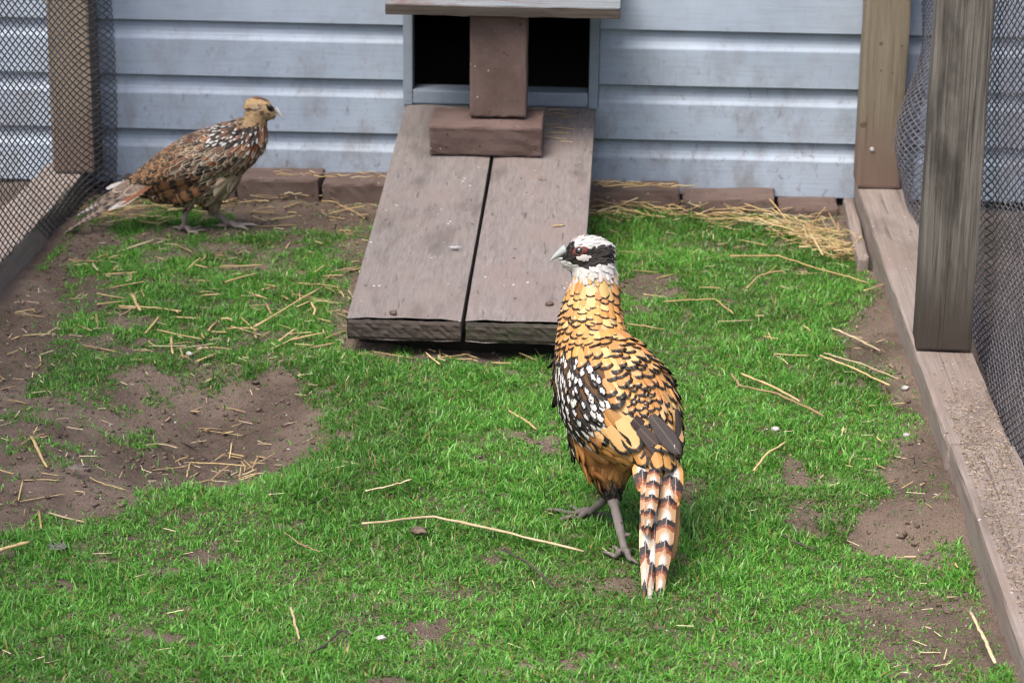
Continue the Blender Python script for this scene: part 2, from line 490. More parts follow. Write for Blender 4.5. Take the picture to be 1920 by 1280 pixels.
M_LEG = mat_stone('scaly grey leg', (0.11, 0.096, 0.09), (0.2, 0.18, 0.17))
M_LEG_H = mat_stone('scaly grey brown leg', (0.2, 0.165, 0.145), (0.29, 0.25, 0.225))
M_BEAK = mat_plain('pale horn beak', (0.25, 0.29, 0.295), (0.34, 0.37, 0.36), 60, 0.35, 0.4, 0.1)
M_BEAK_H = mat_plain('grey horn beak', (0.42, 0.42, 0.43), (0.55, 0.54, 0.54), 60, 0.35, 0.4, 0.1)
M_EYE = mat_plain('glossy dark eye', (0.006, 0.005, 0.005), (0.01, 0.008, 0.007), 10, 0.05, 0.6, 0.0)
M_IRIS = mat_plain('brown iris rim', (0.1, 0.045, 0.03), (0.14, 0.07, 0.05), 200, 0.3, 0.4, 0.1)
M_RED = mat_plain('red bare skin', (0.045, 0.009, 0.008), (0.13, 0.022, 0.017), 400, 0.6, 0.3, 0.6)

# ------------------------------------------------------------------ ground
LX, RX = -1.13, 0.472                          # inner edges of the pen
_hc = G(405, 800)
def dip(x, y, px, py, rx, ry, a):
    c = G(px, py)
    return a * np.exp(-(((x - c[0]) / rx) ** 2 + ((y - c[1]) / ry) ** 2))
def H(x, y):
    x = np.asarray(x, float); y = np.asarray(y, float)
    near = np.exp(-(np.maximum(np.abs(x + 0.3) - 1.4, 0) ** 2 + np.maximum(np.abs(y + 1.3) - 1.8, 0) ** 2) / 0.5)
    h = (fbm(x * 3, y * 3, 3, 3) - 0.5) * 0.03 + (fbm(x * 14, y * 14, 9, 3) - 0.5) * 0.014 + (fbm(x * 38, y * 38, 23, 2) - 0.5) * 0.011
    r = np.sqrt(((x - _hc[0]) / 0.2) ** 2 + ((y - _hc[1]) / 0.24) ** 2)
    h = h - 0.07 * np.exp(-r ** 2 * 1.4) + 0.012 * np.exp(-(r - 1.35) ** 2 / 0.08)
    h = h + dip(x, y, 1690, 985, 0.08, 0.07, 0.022) + dip(x, y, 1600, 1000, 0.06, 0.04, -0.022) + dip(x, y, 1700, 1025, 0.08, 0.03, -0.022)
    h = h + dip(x, y, 1490, 895, 0.035, 0.05, -0.02) + dip(x, y, 1295, 920, 0.03, 0.05, -0.015) + dip(x, y, 1150, 1110, 0.05, 0.03, -0.01)
    h = h + dip(x, y, 1640, 640, 0.06, 0.12, -0.012)
    h = h + 0.026 * np.exp(-((RX - x) / 0.055) ** 2) * sstep(-0.5, -0.7, y)
    h = h + 0.012 * np.exp(-((y + 0.1) / 0.12) ** 2)
    h = h - 0.02 * np.exp(-(((x + 0.27) / 0.2) ** 2 + ((y + 1.02) / 0.1) ** 2))
    return h * near
def axis(lo, hi, step, far):
    core = list(np.arange(lo, hi + 1e-9, step)); s = step; a = [core[0]]; b = [core[-1]]
    while a[-1] > -far: s *= 1.35; a.append(a[-1] - s)
    s = step
    while b[-1] < far: s *= 1.35; b.append(b[-1] + s)
    return np.array(a[:0:-1] + core + b[1:])
ax_, ay_ = axis(-1.5, 0.95, 0.009, 120), axis(-2.75, 0.05, 0.009, 120)
XX, YY = np.meshgrid(ax_, ay_)
ZZ = H(XX, YY)
nx, ny = len(ax_), len(ay_)
idx = np.arange(nx * ny).reshape(ny, nx)
Fq = np.stack([idx[:-1, :-1], idx[:-1, 1:], idx[1:, 1:], idx[1:, :-1]], -1).reshape(-1, 4)
ground = link('ground', fastmesh('ground', np.stack([XX, YY, ZZ], -1).reshape(-1, 3), Fq), M_SOIL, smooth=True)
tag(ground, 'bare brown soil floor of the pheasant pen', 'ground', kind='structure')

# ------------------------------------------------------------------ shed with siding and hatch
shed = empty('shed', (-0.27, 0.02, 0.03))
tag(shed, 'blue grey lap sided shed wall with a pop hatch behind the ramp', 'shed')
EXPO = 0.1155
Z0 = 0.025
HX0, HX1 = -0.455, -0.088                     # hatch opening
HZ0, HZ1 = 0.240, 0.475
PROF = [(0.0, -0.004), (0.0, -0.0165), (0.0015, -0.018), (0.076, -0.0168), (0.0785, -0.0158), (0.0845, -0.0112), (0.0915, -0.0075), (0.100, -0.0053), (0.1155, -0.004), (0.124, -0.003)]
def board(x0, x1, zb, zmax=None, zmin=None):
    xs = np.linspace(x0, x1, max(2, int((x1 - x0) / 0.12) + 1))
    pr = [(z, y) for z, y in PROF]
    if zmax is not None:
        pr = [(z, y) for z, y in pr if zb + z < zmax - 1e-4] + [(zmax - zb, float(np.interp(zmax - zb, [q[0] for q in pr], [q[1] for q in pr])))]
    if zmin is not None:
        pr = [(zmin - zb, float(np.interp(zmin - zb, [q[0] for q in pr], [q[1] for q in pr])))] + [(z, y) for z, y in pr if zb + z > zmin + 1e-4]
    V = []; F = []; n = len(pr)
    for i, x in enumerate(xs):
        w = 0.0016 * math.sin(x * 7.3 + zb * 40)
        for z, y in pr:
            V.append((x, y + w, zb + z))
    for i in range(len(xs) - 1):
        for j in range(n - 1):
            a = i * n + j
            F.append((a, a + n, a + n + 1, a + 1))
    o = link('siding_board', mesh('siding_board', V, F), M_SIDING, shed, False)
    return o
for c in range(13):
    zb = Z0 + c * EXPO
    zt = zb + 0.124
    TX0, TX1 = HX0 - 0.021, HX1 + 0.021
    if zt < HZ0 - 0.03 or zb > HZ1 + 0.05:
        board(-2.6, TX0 - 0.001, zb) if zt >= 0.2 and zb < 0.55 else board(-2.6, 1.9, zb)
        if zt >= 0.2 and zb < 0.55:
            board(TX0 - 0.001, 1.9, zb)
    else:
        board(-2.6, TX0, zb); board(TX1, 1.9, zb)
        if zb < HZ0 - 0.02:
            board(TX0, TX1, zb, zmax=HZ0 - 0.031)
        if zt > HZ1 + 0.02:
            board(TX0, TX1, zb, zmin=HZ1 + 0.02)
def shed_box(name, x0, x1, y0, y1, z0, z1, mat, bevel=0.002, **k):
    return bm_obj(name, box_bm(x1 - x0, y1 - y0, z1 - z0, bevel, **k), mat, shed, ((x0 + x1) / 2, (y0 + y1) / 2, (z0 + z1) / 2))
shed_box('hatch_trim', HX0 - 0.020, HX0, -0.030, 0.02, 0.206, HZ1 + 0.02, M_TRIM)
shed_box('hatch_trim', HX1, HX1 + 0.020, -0.030, 0.02, 0.206, HZ1 + 0.02, M_TRIM)
shed_box('hatch_sill', HX0 + 0.001, HX1 - 0.001, -0.034, 0.03, HZ0 - 0.030, HZ0, M_TRIM, 0.004)
shed_box('hatch_head', HX0 + 0.001, HX1 - 0.001, -0.020, 0.02, HZ1 - 0.01, HZ1 + 0.018, M_TRIM)
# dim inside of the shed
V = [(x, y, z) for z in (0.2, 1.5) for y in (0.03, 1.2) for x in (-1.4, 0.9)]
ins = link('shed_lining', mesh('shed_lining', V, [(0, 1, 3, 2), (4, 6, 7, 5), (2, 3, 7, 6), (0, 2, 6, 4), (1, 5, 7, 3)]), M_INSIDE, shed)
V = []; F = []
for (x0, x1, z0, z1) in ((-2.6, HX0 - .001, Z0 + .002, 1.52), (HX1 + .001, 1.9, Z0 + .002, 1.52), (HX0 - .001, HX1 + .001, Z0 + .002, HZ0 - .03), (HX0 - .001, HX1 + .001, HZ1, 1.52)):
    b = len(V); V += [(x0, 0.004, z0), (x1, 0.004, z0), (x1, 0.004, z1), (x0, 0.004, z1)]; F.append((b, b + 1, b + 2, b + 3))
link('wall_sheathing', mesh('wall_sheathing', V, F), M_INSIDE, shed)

# ------------------------------------------------------------------ ramp of two planks
RY0, RY1 = -1.094, -0.036
RZ0, RZ1 = 0.064, 0.208                       # top surface heights at both ends
SL = math.atan2(RZ1 - RZ0, RY1 - RY0)
RLEN = math.hypot(RZ1 - RZ0, RY1 - RY0)
ramp = empty('plank_ramp', (-0.27, RY0, 0.02))
tag(ramp, 'weathered brown two-plank ramp leading up to the shed hatch', 'ramp')
def ramp_z(y):
    return RZ0 + (y - RY0) * math.tan(SL)
RROT = Matrix.Rotation(SL, 4, 'X')
TH = 0.038
def plank(x0b, x1b, x0t, x1t, mat, mend, seed):
    ys = np.linspace(0, 1, 26)
    V = []; F = []
    r = random.Random(seed); nxp = 7
    for t in ys:
        xa = x0b + (x0t - x0b) * t; xb = x1b + (x1t - x1b) * t
        ya = RY0 + (RY1 - RY0) * t
        wob = 0.0004 * math.sin(t * 9 + seed)
        for top in (1, 0):
            for i in range(nxp):
                u = i / (nxp - 1)
                x = xa + wob + (xb - xa) * u
                edge = 0.004 if i in (0, nxp - 1) else 0.0
                cup = 0.0022 * (2 * u - 1) ** 2
                z = RZ0 + (RZ1 - RZ0) * t + (cup - edge if top else -TH + (edge * .5)) + r.uniform(-.0007, .0007)
                yy = ya + (0.004 if (t == 0 and top) else 0) + (r.uniform(-.003, .003) if t == 0 else 0)
                V.append((x, yy, z))
    n = nxp * 2
    for j in range(len(ys) - 1):
        for i in range(nxp - 1):
            a = j * n + i
            F.append((a, a + 1, a + n + 1, a + n))
            a += nxp
            F.append((a, a + n, a + n + 1, a + 1))
        for i, s in ((0, 1), (nxp - 1, -1)):
            a = j * n + i
            q = (a, a + n, a + n + nxp, a + nxp)
            F.append(q if s > 0 else q[::-1])
    me = mesh('plank', V, F)
    o = link('plank', me, mat, ramp)
    # rough sawn end grain, one piece of the plank
    EV = []; EF = []; m = 26
    for k in range(7):
        for i in range(m + 1):
            u = i / m
            jx = r.uniform(-.0006, .0006)
            out = -0.002 - 0.0028 * r.random() if 0 < k < 6 else -0.0004
            EV.append((x0b + 0.001 + (x1b - x0b - 0.002) * u + jx, RY0 + 0.002 + out, RZ0 - 0.003 - (TH - 0.003) * k / 6 + (0.0 if 0 < k < 6 else r.uniform(-.0012, .0006))))
    for k in range(6):
        for i in range(m):
            a = k * (m + 1) + i
            EF.append((a, a + m + 1, a + m + 2, a + 1))
    link('end_grain', mesh('end_grain', EV, EF), mend, o)
    return o
plank(-0.470, -0.2765, -0.468, -0.274, M_PLANK_A, M_END_A, 4)['label'] = 'left plank with chipped pale corner'
plank(-0.2695, -0.0755, -0.2665, -0.073, M_PLANK_B, M_END_B, 9)['label'] = 'right plank with mossy end grain'
bm_obj('batten', box_bm(0.37, 0.06, 0.05, 0.003), M_BATTEN, ramp, (-0.272, RY0 + 0.09, RZ0 - 0.052 + 0.0), RROT)
bm_obj('batten', box_bm(0.36, 0.05, 0.04, 0.003), M_BATTEN, ramp, (-0.272, -0.32, ramp_z(-0.32) - TH - 0.023), RROT)

# ------------------------------------------------------------------ bricks on the ramp and the propped flap
def brick_bm(sx, sy, sz, seed):
    return box_bm(sx, sy, sz, 0.005, (9, 5, 4), 0.0009, seed)
# height on the ramp where the lying brick starts (front lower edge at photo row 298)
bt = min(np.linspace(RY0, RY1, 400), key=lambda y: abs(proj((-0.24, y, ramp_z(y)))[1] - 297))
cxb = float(W(911, 262, bt)[0])
BH, BD, BWD = 0.062, 0.108, 0.222
nrm = Vector((0, -math.sin(SL), math.cos(SL))); fwd = Vector((0, math.cos(SL), math.sin(SL)))
base = Vector((cxb, bt, ramp_z(bt) + 0.0025))
lying = bm_obj('paver_brick', brick_bm(BWD, BD, BH, 1), M_BRICK, None, base + fwd * (BD / 2) + nrm * (BH / 2), RROT)
tag(lying, 'brown paver brick lying flat across the ramp planks under an upright brick', 'brick', 'paver bricks propping the hatch flap')
UH = 0.203
top = base + nrm * (BH + 0.001)
cxu = float(W(935, 150, bt + .05)[0])
upr_front = 0.038
URot = Matrix.Rotation(SL * 0.15, 4, 'X')
upright = bm_obj('paver_brick', brick_bm(0.112, 0.06, UH, 2), M_BRICK, None, Vector((cxu, 0, 0)) + Vector((0, (top + fwd * (upr_front + 0.03)).y, (top + fwd * (upr_front + 0.03)).z + UH / 2 + 0.001)), URot)
tag(upright, 'brown paver brick standing upright on another brick, propping the hatch flap', 'brick', 'paver bricks propping the hatch flap')
ut = upright.matrix_world @ Vector((0, -0.03, UH / 2))
flap_front = ut.y - 0.03
fl_t = 0.022
flen = abs(flap_front) - 0.02
frot = Matrix.Rotation(math.radians(7), 4, 'X')
fz = ut.z + 0.004
flap_c = Vector((-0.272, flap_front, fz)) + frot @ Vector((0, flen / 2, fl_t / 2))
fx0, fx1 = float(W(722, 20, flap_front)[0]), float(W(1163, 26, flap_front)[0])
flap = bm_obj('hatch_flap', box_bm(fx1 - fx0, flen, fl_t, 0.0025, (12, 3, 0), 0.0006, 5), M_FLAP, shed, Vector(((fx0 + fx1) / 2, flap_c.y, flap_c.z)), frot)
flap['label'] = 'grey painted hatch flap flaking to red'
bm_obj('flap_edge', box_bm(fx1 - fx0 - 0.002, 0.006, fl_t - 0.003, 0.001, (14, 0, 0), 0.0008, 6), M_FLAP_EDGE, flap, Vector(((fx0 + fx1) / 2, flap_front, fz + fl_t / 2 - 0.001)) + frot @ Vector((0, -0.002, 0)), frot)

# ------------------------------------------------------------------ border bricks at the foot of the wall
def border(xl, xr, ytop, rz, dz, label, seed):
    y0 = -0.125
    a = W(xl, ytop, y0); b = W(xr, ytop, y0)
    sx = b[0] - a[0] - 0.004
    o = bm_obj('border_brick', box_bm(sx, 0.105, 0.075, 0.006, (9, 5, 3), 0.0012, seed), M_BORDER, None,
               Vector(((a[0] + b[0]) / 2, y0 + 0.0525, (a[2] + b[2]) / 2 - 0.0375)), Matrix.Rotation(math.radians(rz), 4, 'Z') @ Matrix.Rotation(math.atan2(b[2] - a[2], b[0] - a[0]) + math.radians(dz), 4, 'Y').inverted())
    tag(o, label, 'brick', 'border bricks along the foot of the shed')
border(215, 330, 346, 0, 0, 'border brick at the shed foot behind the hen pheasant\'s tail', 21)
border(331, 441, 340, 1, 0, 'border brick at the shed foot behind the hen pheasant\'s legs', 22)
border(442, 600, 336, -1, 0, 'border brick at the shed foot just right of the hen\'s breast', 23)
border(602, 742, 344, 1, 0.5, 'border brick at the shed foot touching the ramp\'s left edge', 24)
border(1098, 1277, 361, 0, 0, 'border brick at the shed foot touching the ramp\'s right edge', 25)
border(1280, 1458, 374, -3, 1.2, 'tilted border brick in the middle of the row right of the ramp', 26)
border(1460, 1576, 391, -1, 0, 'border brick at the shed foot nearest the right corner post', 27)

# ------------------------------------------------------------------ timbers, posts
def timber(name, x0, x1, y0, y1, z0, z1, label, cat='timber', seed=1, group=None, rot=0.0, bevel=0.006):
    o = bm_obj(name, box_bm(x1 - x0, y1 - y0, z1 - z0, bevel, (2, int((y1 - y0) / 0.06), 2), 0.0011, seed), M_TIMBER, None,
               Vector(((x0 + x1) / 2, (y0 + y1) / 2, (z0 + z1) / 2)), Matrix.Rotation(rot, 4, 'Z'))
    return tag(o, label, cat, group)
timber('base_timber', 0.472, 0.566, -1.66, -0.008, -0.09, 0.07, 'pinkish grey base timber carrying both posts on the right side', seed=31, group='base timbers of the pen')
timber('base_timber', 0.476, 0.571, -3.1, -1.664, -0.09, 0.0705, 'crumb covered near end of the base timber at the lower right', seed=32, group='base timbers of the pen')
timber('base_timber', -1.232, -1.138, -3.1, -0.008, -0.09, 0.062, 'brown base timber behind the net on the left side', seed=33, group='base timbers of the pen')
timber('side_board', 0.444, 0.467, -0.50, -0.03, -0.06, 0.03, 'low brown board leaning against the inside of the right base timber', 'board', 34, rot=math.radians(-1.0))
def post(x0, x1, y0, y1, zb, zt, mat, label, rot=0.0, seed=0, bevel=0.006):
    p = empty('fence_post', ((x0 + x1) / 2, (y0 + y1) / 2, zb))
    tag(p, label, 'post', 'posts of the pen fence')
    bm = box_bm(x1 - x0, y1 - y0, zt - zb, bevel, (3, 3, 24), 0.0009, seed)
    bm_obj('shaft', bm, mat, p, Vector(((x0 + x1) / 2, (y0 + y1) / 2, (zb + zt) / 2)), Matrix.Rotation(rot, 4, 'Z'))
    return p
pb = post(0.468, 0.557, -0.115, -0.028, 0.0715, 1.75, M_POST_BACK, 'tan corner post against the shed at the right, with a nail near its foot', seed=41)
pl = post(-1.200, -1.112, -0.115, -0.028, 0.064, 1.75, M_POST_LEFT, 'tan corner post against the shed seen through the left net', seed=42)
pf = post(0.4745, 0.5635, -1.222, -1.133, 0.0715, 1.75, M_POST_FRONT, 'dark weathered near post standing on the right base timber', rot=math.radians(-3), seed=43, bevel=0.005)
def disc(parent, name, px, py, Y, r, h, mat):
    c = W(px, py, Y)
    bm = bmesh.new()
    bmesh.ops.create_cone(bm, cap_ends=True, segments=14, radius1=r, radius2=r * 0.75, depth=h)
    bm.transform(Matrix.Rotation(math.radians(90), 4, 'X'))
    return bm_obj(name, bm, mat, parent, Vector(c) + Vector((0, -h / 2 + 0.0006, 0)), smooth=False)
disc(pb, 'nail', 1635, 280, -0.115, 0.0048, 0.004, M_STEEL)
for (px, py, r) in ((1619, 233, 0.0075), (1648, 212, 0.006), (1652, 82, 0.005)):
    disc(pb, 'knot', px, py, -0.115, r, 0.0009, M_KNOT)
for (px, py) in ((1652, 133), (1674, 138), (1691, 87)):
    disc(pb, 'nail_hole', px, py, -0.115, 0.0018, 0.0014, M_BATTEN)

# ------------------------------------------------------------------ nets
def net(name, y0, y1, zfun, X, bulge, cy, cz, rad, mat, side, extra=(), shear=0.2):
    nu = int(round((y1 - y0) / cy)); zt, zb = 1.7, 0.0
    nv = int(round((zt - zb) / cz))
    r = np.random.default_rng(5)
    def pt(i, j):                              # i: half cells along, j: half cells up
        y = y1 - i * cy * 0.5; z = zfun(y) + j * cz * 0.5 + shear * (y1 - y)
        z = z + 0.0012 * math.sin(i * 0.37 + j * 0.05) + 0.004 * math.sin(y * 3.1 + 1)
        x = X + bulge(y, z)
        return (x, y + 0.003 * math.sin(j * 0.11), z)
    V = []; F = []
    def seg(p, q):
        p = np.array(p); q = np.array(q); t = q - p; t /= np.linalg.norm(t)
        s = np.cross(t, (1, 0, 0)); s /= np.linalg.norm(s); n = np.array((1.0, 0, 0))
        b = len(V)
        for e in (p - t * rad * .6, q + t * rad * .6):
            for k in range(4):
                a = math.pi / 4 + k * math.pi / 2
                V.append(e + rad * (math.cos(a) * s + 0.3 * math.sin(a) * n))
        for k in range(4):
            F.append((b + k, b + (k + 1) % 4, b + 4 + (k + 1) % 4, b + 4 + k))
    for i in range(2 * nu):
        for j in range(-int(2 * shear * (y1 - y0) / cz) - 2, 2 * nv):
            zc = pt(i, j)[2]
            if zc < zfun(0) - 0.004 or zc > zt: continue
            if (i + j) % 2 == 0: seg(pt(i, j), pt(i + 1, j + 1))
            else: seg(pt(i, j + 1), pt(i + 1, j))
    for p, q in extra: seg(p, q)
    return link(name, fastmesh(name, V, F), mat, None, False)
def rb(y, z):
    s = 0.0
    if -1.13 < y < -0.03:
        t = (y + 0.03) / -1.1
        s = -0.062 * (math.sin(math.pi * min(t * 2.2, 1.0) ** 0.7) if t < .46 else 0.12) * math.exp(-((z - 0.21) / 0.14) ** 2)
    return s + 0.012 * math.sin(y * 5 + z * 7)
n1 = net('bird_net', -3.1, -0.005, lambda y: 0.02, 0.588, rb, 0.046, 0.0140, 0.0026, M_NET, 1)
tag(n1, 'grey diamond mesh net on the outside of the right posts', 'net')
ex = [((-1.12, -0.07, 0.05 + .01 * k), (-1.12 + d, -0.07 + e, 0.05 + .01 * k + h)) for k, d, e, h in ((0, .06, -.02, .004), (2, .055, -.03, -.012), (-3, .06, -.06, .0), (5, .05, -.01, .004), (30, .02, 0, -.008), (24, .015, .01, .01), (38, .02, 0, .015))]
n2 = net('bird_net', -3.1, -0.03, lambda y: 0.0, -1.131, lambda y, z: 0.012 * math.sin(y * 4 + 1) + 0.01 * math.sin(z * 6) + 0.036 * math.exp(-((y + 0.05) / 0.10) ** 2), 0.043, 0.0150, 0.0021, M_NET_L, -1, ex)
tag(n2, 'dark diamond mesh net along the left side of the pen', 'net')

# ------------------------------------------------------------------ where grass grows
BARE = [  # (polygon in photo positions, soft width px, strength)
    ([(-200, 700), (0, 560), (90, 480), (170, 430), (260, 400), (215, 450), (150, 500), (118, 560), (110, 640), (60, 740), (120, 760), (230, 705), (330, 690), (420, 705), (540, 690), (600, 745), (585, 805), (530, 855), (470, 890), (380, 908), (260, 932), (195, 968), (60, 992), (-200, 1020)], 22, 0.97),
    ([(200, 320), (740, 320), (705, 440), (610, 448), (500, 452), (430, 438), (430, 410), (360, 385), (260, 392), (200, 440)], 14, 0.95),
    ([(600, 420), (760, 420), (700, 640), (640, 650), (610, 560), (630, 480)], 22, 0.7),
    ([(1090, 330), (1640, 330), (1700, 560), (1640, 520), (1560, 440), (1440, 415), (1300, 400), (1200, 400), (1110, 430)], 14, 0.95),
    ([(1640, 480), (1700, 560), (1770, 700), (1850, 900), (1960, 1190), (1990, 1290), (1840, 1290), (1850, 1130), (1790, 1010), (1740, 880), (1680, 760), (1575, 690), (1590, 600), (1640, 585)], 26, 0.93),
    ([(1690, 850), (1790, 860), (1840, 960), (1860, 1040), (1720, 1035), (1580, 1000), (1590, 970), (1660, 965), (1670, 900)], 18, 0.93),
    ([(1470, 965), (1540, 955), (1550, 990), (1490, 1000)], 8, 0.85),
    ([(1540, 1140), (1700, 1120), (1900, 1150), (1980, 1290), (1660, 1290)], 60, 0.82),
    ([(1125, 1095), (1185, 1092), (1200, 1118), (1130, 1122)], 8, 0.8),
    ([(1275, 885), (1310, 890), (1320, 955), (1280, 965)], 8, 0.9),
    ([(1460, 872), (1510, 876), (1515, 918), (1470, 920)], 8, 0.95),
    ([(1170, 520), (1240, 515), (1300, 545), (1190, 570)], 8, 0.9),
    ([(640, 640), (1110, 645), (1110, 668), (640, 668)], 6, 0.9),
    ([(660, 500), (1110, 500), (1110, 655), (655, 655)], 4, 1.0),
]
SPARSE = [  # thin tufts inside the bare earth
    ([(0, 780), (150, 790), (200, 850), (190, 890), (90, 900), (0, 880)], 25, 0.42),
    ([(90, 700), (230, 690), (330, 715), (260, 790), (120, 770)], 22, 0.6),
    ([(290, 690), (420, 690), (400, 730), (320, 730)], 12, 0.5),
    ([(560, 700), (700, 690), (720, 760), (600, 770)], 20, 0.55),
    ([(240, 390), (430, 385), (440, 430), (260, 440)], 12, 0.75),
    ([(1560, 400), (1700, 520), (1700, 640), (1640, 560)], 12, 0.15),
]
def soft(px, py, poly, w):
    acc = np.zeros(px.shape)
    k = 0
    for a in range(6):
        for rr in (0.35, 0.9):
            acc += inpoly(px + w * rr * math.cos(a * 1.047 + rr), py + w * 0.7 * rr * math.sin(a * 1.047 + rr), poly); k += 1
    return acc / k
def grass_density(x, y):
    pq = proj(np.stack([x, y, np.zeros_like(x)], -1))
    n1 = fbm(x * 16, y * 16, 41, 4) - 0.5; n2 = fbm(x * 16, y * 16, 71, 4) - 0.5
    px = pq[:, 0] + n1 * 90; py = pq[:, 1] + n2 * 70
    d = np.ones(x.shape)
    for poly, w, s in BARE:
        d = np.minimum(d, 1 - s * soft(px, py, poly, w))
    for poly, w, s in SPARSE:
        cl = sstep(0.48, 0.62, fbm(x * 24, y * 24, 5, 3))
        d = np.maximum(d, s * soft(px, py, poly, w) * cl)
    left = sstep(650, 450, pq[:, 0]) * sstep(780, 640, pq[:, 1])
    clump = sstep(0.30, 0.58, fbm(x * 20, y * 20, 13, 3))
    d = d * (1 - left * 0.8 * (1 - clump)) * (0.68 + 0.32 * sstep(0.28, 0.5, fbm(x * 26, y * 26, 19, 3)))
    small = sstep(0.73, 0.80, fbm(x * 18, y * 18, 29, 3))
    return d * (1 - 0.9 * small)
N = 760000
gx = rng.uniform(LX + 0.02, RX - 0.006, N); gy = rng.uniform(-2.7, -0.13, N)
dens = grass_density(gx, gy)
keep = rng.random(N) < dens ** 1.05
gx, gy, dens = gx[keep], gy[keep], dens[keep]
n = len(gx)
pn = fbm(gx * 9, gy * 9, 55, 3)
L = rng.gamma(5, 1 / 5, n) * (0.0085 + 0.0075 * sstep(0.25, 0.75, pn)) * (0.55 + 0.45 * dens)
ang = rng.uniform(0, 2 * math.pi, n)
lean = 0.2 + 1.3 * rng.random(n) ** 0.7
wd = rng.uniform(0.00055, 0.0014, n) * (0.7 + 0.5 * rng.random(n))
dx, dy = np.cos(ang), np.sin(ang)
sa = ang + math.pi / 2 + rng.normal(0, 0.5, n)
sx, sy = np.cos(sa) * wd, np.sin(sa) * wd
gz = H(gx, gy) - 0.001
B = np.stack([gx, gy, gz], -1)
D = np.stack([dx, dy, np.zeros(n)], -1); S = np.stack([sx, sy, np.zeros(n)], -1); U = np.array([0, 0, 1.0])
hz = np.cos(lean * 0.9); ho = np.sin(lean)
P1 = B + D * (L * 0.35 * ho * 0.6)[:, None] + U * (L * 0.5 * hz)[:, None]
P2 = B + D * (L * ho)[:, None] + U * (L * (0.85 * hz - 0.08 * lean))[:, None]
GV = np.stack([B - S, B + S, P1 - S * 0.9, P1 + S * 0.9, P2], 1).reshape(-1, 3)
o5 = np.arange(n)[:, None] * 5
GF = np.concatenate([o5 + [0, 1, 3], o5 + [0, 3, 2], o5 + [2, 3, 4]], 0)
me = fastmesh('grass', GV, GF)
t1 = rng.random(n)[:, None]; t2 = sstep(0.3, 0.7, fbm(gx * 5, gy * 5, 77, 3))[:, None]
base = np.array([0.056, 0.195, 0.02]) * (1 - t1 ** 1.5) + np.array([0.16, 0.39, 0.062]) * t1 ** 1.5
base = base * (0.82 + 0.36 * t2)
yel = (rng.random(n) < 0.075)[:, None]
base = np.where(yel, np.array([0.26, 0.22, 0.075]), base)
dk = (rng.random(n) < 0.04)[:, None]
base = np.where(dk, np.array([0.06, 0.055, 0.03]), base)
pcol(me, 'col', np.repeat(base, 5, axis=0))
grass = link('grass', me, M_GRASS, None, True)
tag(grass, 'short bright green grass covering most of the pen floor', 'grass', kind='stuff')

# ------------------------------------------------------------------ clods and pale crumbs on the soil
def scatter_bits(name, n, mat, rmin, rmax, label, cat, test, seed, flat=0.5):
    r = np.random.default_rng(seed)
    V = []; F = []
    ico = bmesh.new(); bmesh.ops.create_icosphere(ico, subdivisions=1, radius=1.0)
    iv = np.array([v.co[:] for v in ico.verts]); iff = np.array([[v.index for v in f.verts] for f in ico.faces]); ico.free()
    x = r.uniform(LX + 0.02, RX - 0.02, n * 6); y = r.uniform(-2.6, -0.13, n * 6)
    ok = r.random(n * 6) < test(x, y)
    x, y = x[ok][:n], y[ok][:n]; z = H(x, y)
    m = len(x)
    rad = rmin + (rmax - rmin) * r.random(m) ** 3
    q = iv[None] * (1 + 0.35 * r.normal(size=(m, len(iv), 1))) * rad[:, None, None] * (np.array([1, 1, flat]) * (1 + 0.4 * r.random((m, 1, 3))))
    V = (q + np.stack([x, y, z + rad * 0.2], -1)[:, None]).reshape(-1, 3)
    F = (iff[None] + (np.arange(m) * len(iv))[:, None, None]).reshape(-1, 3)
    o = link(name, fastmesh(name, V, F), mat, None, True)
    return tag(o, label, cat, kind='stuff')
def on_soil(x, y):
    return np.clip(1.0 - grass_density(x, y) * 1.3, 0.0, 1)
scatter_bits('soil_crumbs', 5200, M_CLOD, 0.0009, 0.0045, 'loose brown soil crumbs strewn over the bare earth', 'soil crumbs', on_soil, 3)
scatter_bits('pale_specks', 420, M_DROP, 0.0006, 0.0022, 'small white droppings and grit specks on the ground', 'specks', lambda x, y: np.clip(on_soil(x, y) + 0.12, 0, 1), 4, 0.5)
# crumbs lying along the top of the near timber
r_ = np.random.default_rng(8); mb = MB()
for k in range(4200):
    t = r_.random(); yy = -2.6 + 1.45 * r_.random() ** 0.8
    if r_.random() > sstep(-1.25, -1.75, yy) + 0.05: continue
    c = np.array([0.488 + 0.075 * t, yy, 0.0722]); a = r_.uniform(0, 6.28); l = r_.uniform(0.001, 0.0036)
    d = np.array([math.cos(a), math.sin(a), 0]) * l; e = np.array([-math.sin(a), math.cos(a), 0]) * l * 0.35
    b = len(mb.V); h = np.array([0, 0, l * .5])
    mb.V += [c - d, c + e, c + d, c - e, c + h]; mb.F += [(b, b + 1, b + 4), (b + 1, b + 2, b + 4), (b + 2, b + 3, b + 4), (b + 3, b, b + 4)]
cr = mb.build('bark_crumbs', mat_plain('mixed chaff crumbs', (.10, .07, .05), (.36, .29, .22), 160, .9, .1), None, False)
tag(cr, 'brown crumbs and chaff lying on the right base timber', 'crumbs', kind='stuff')

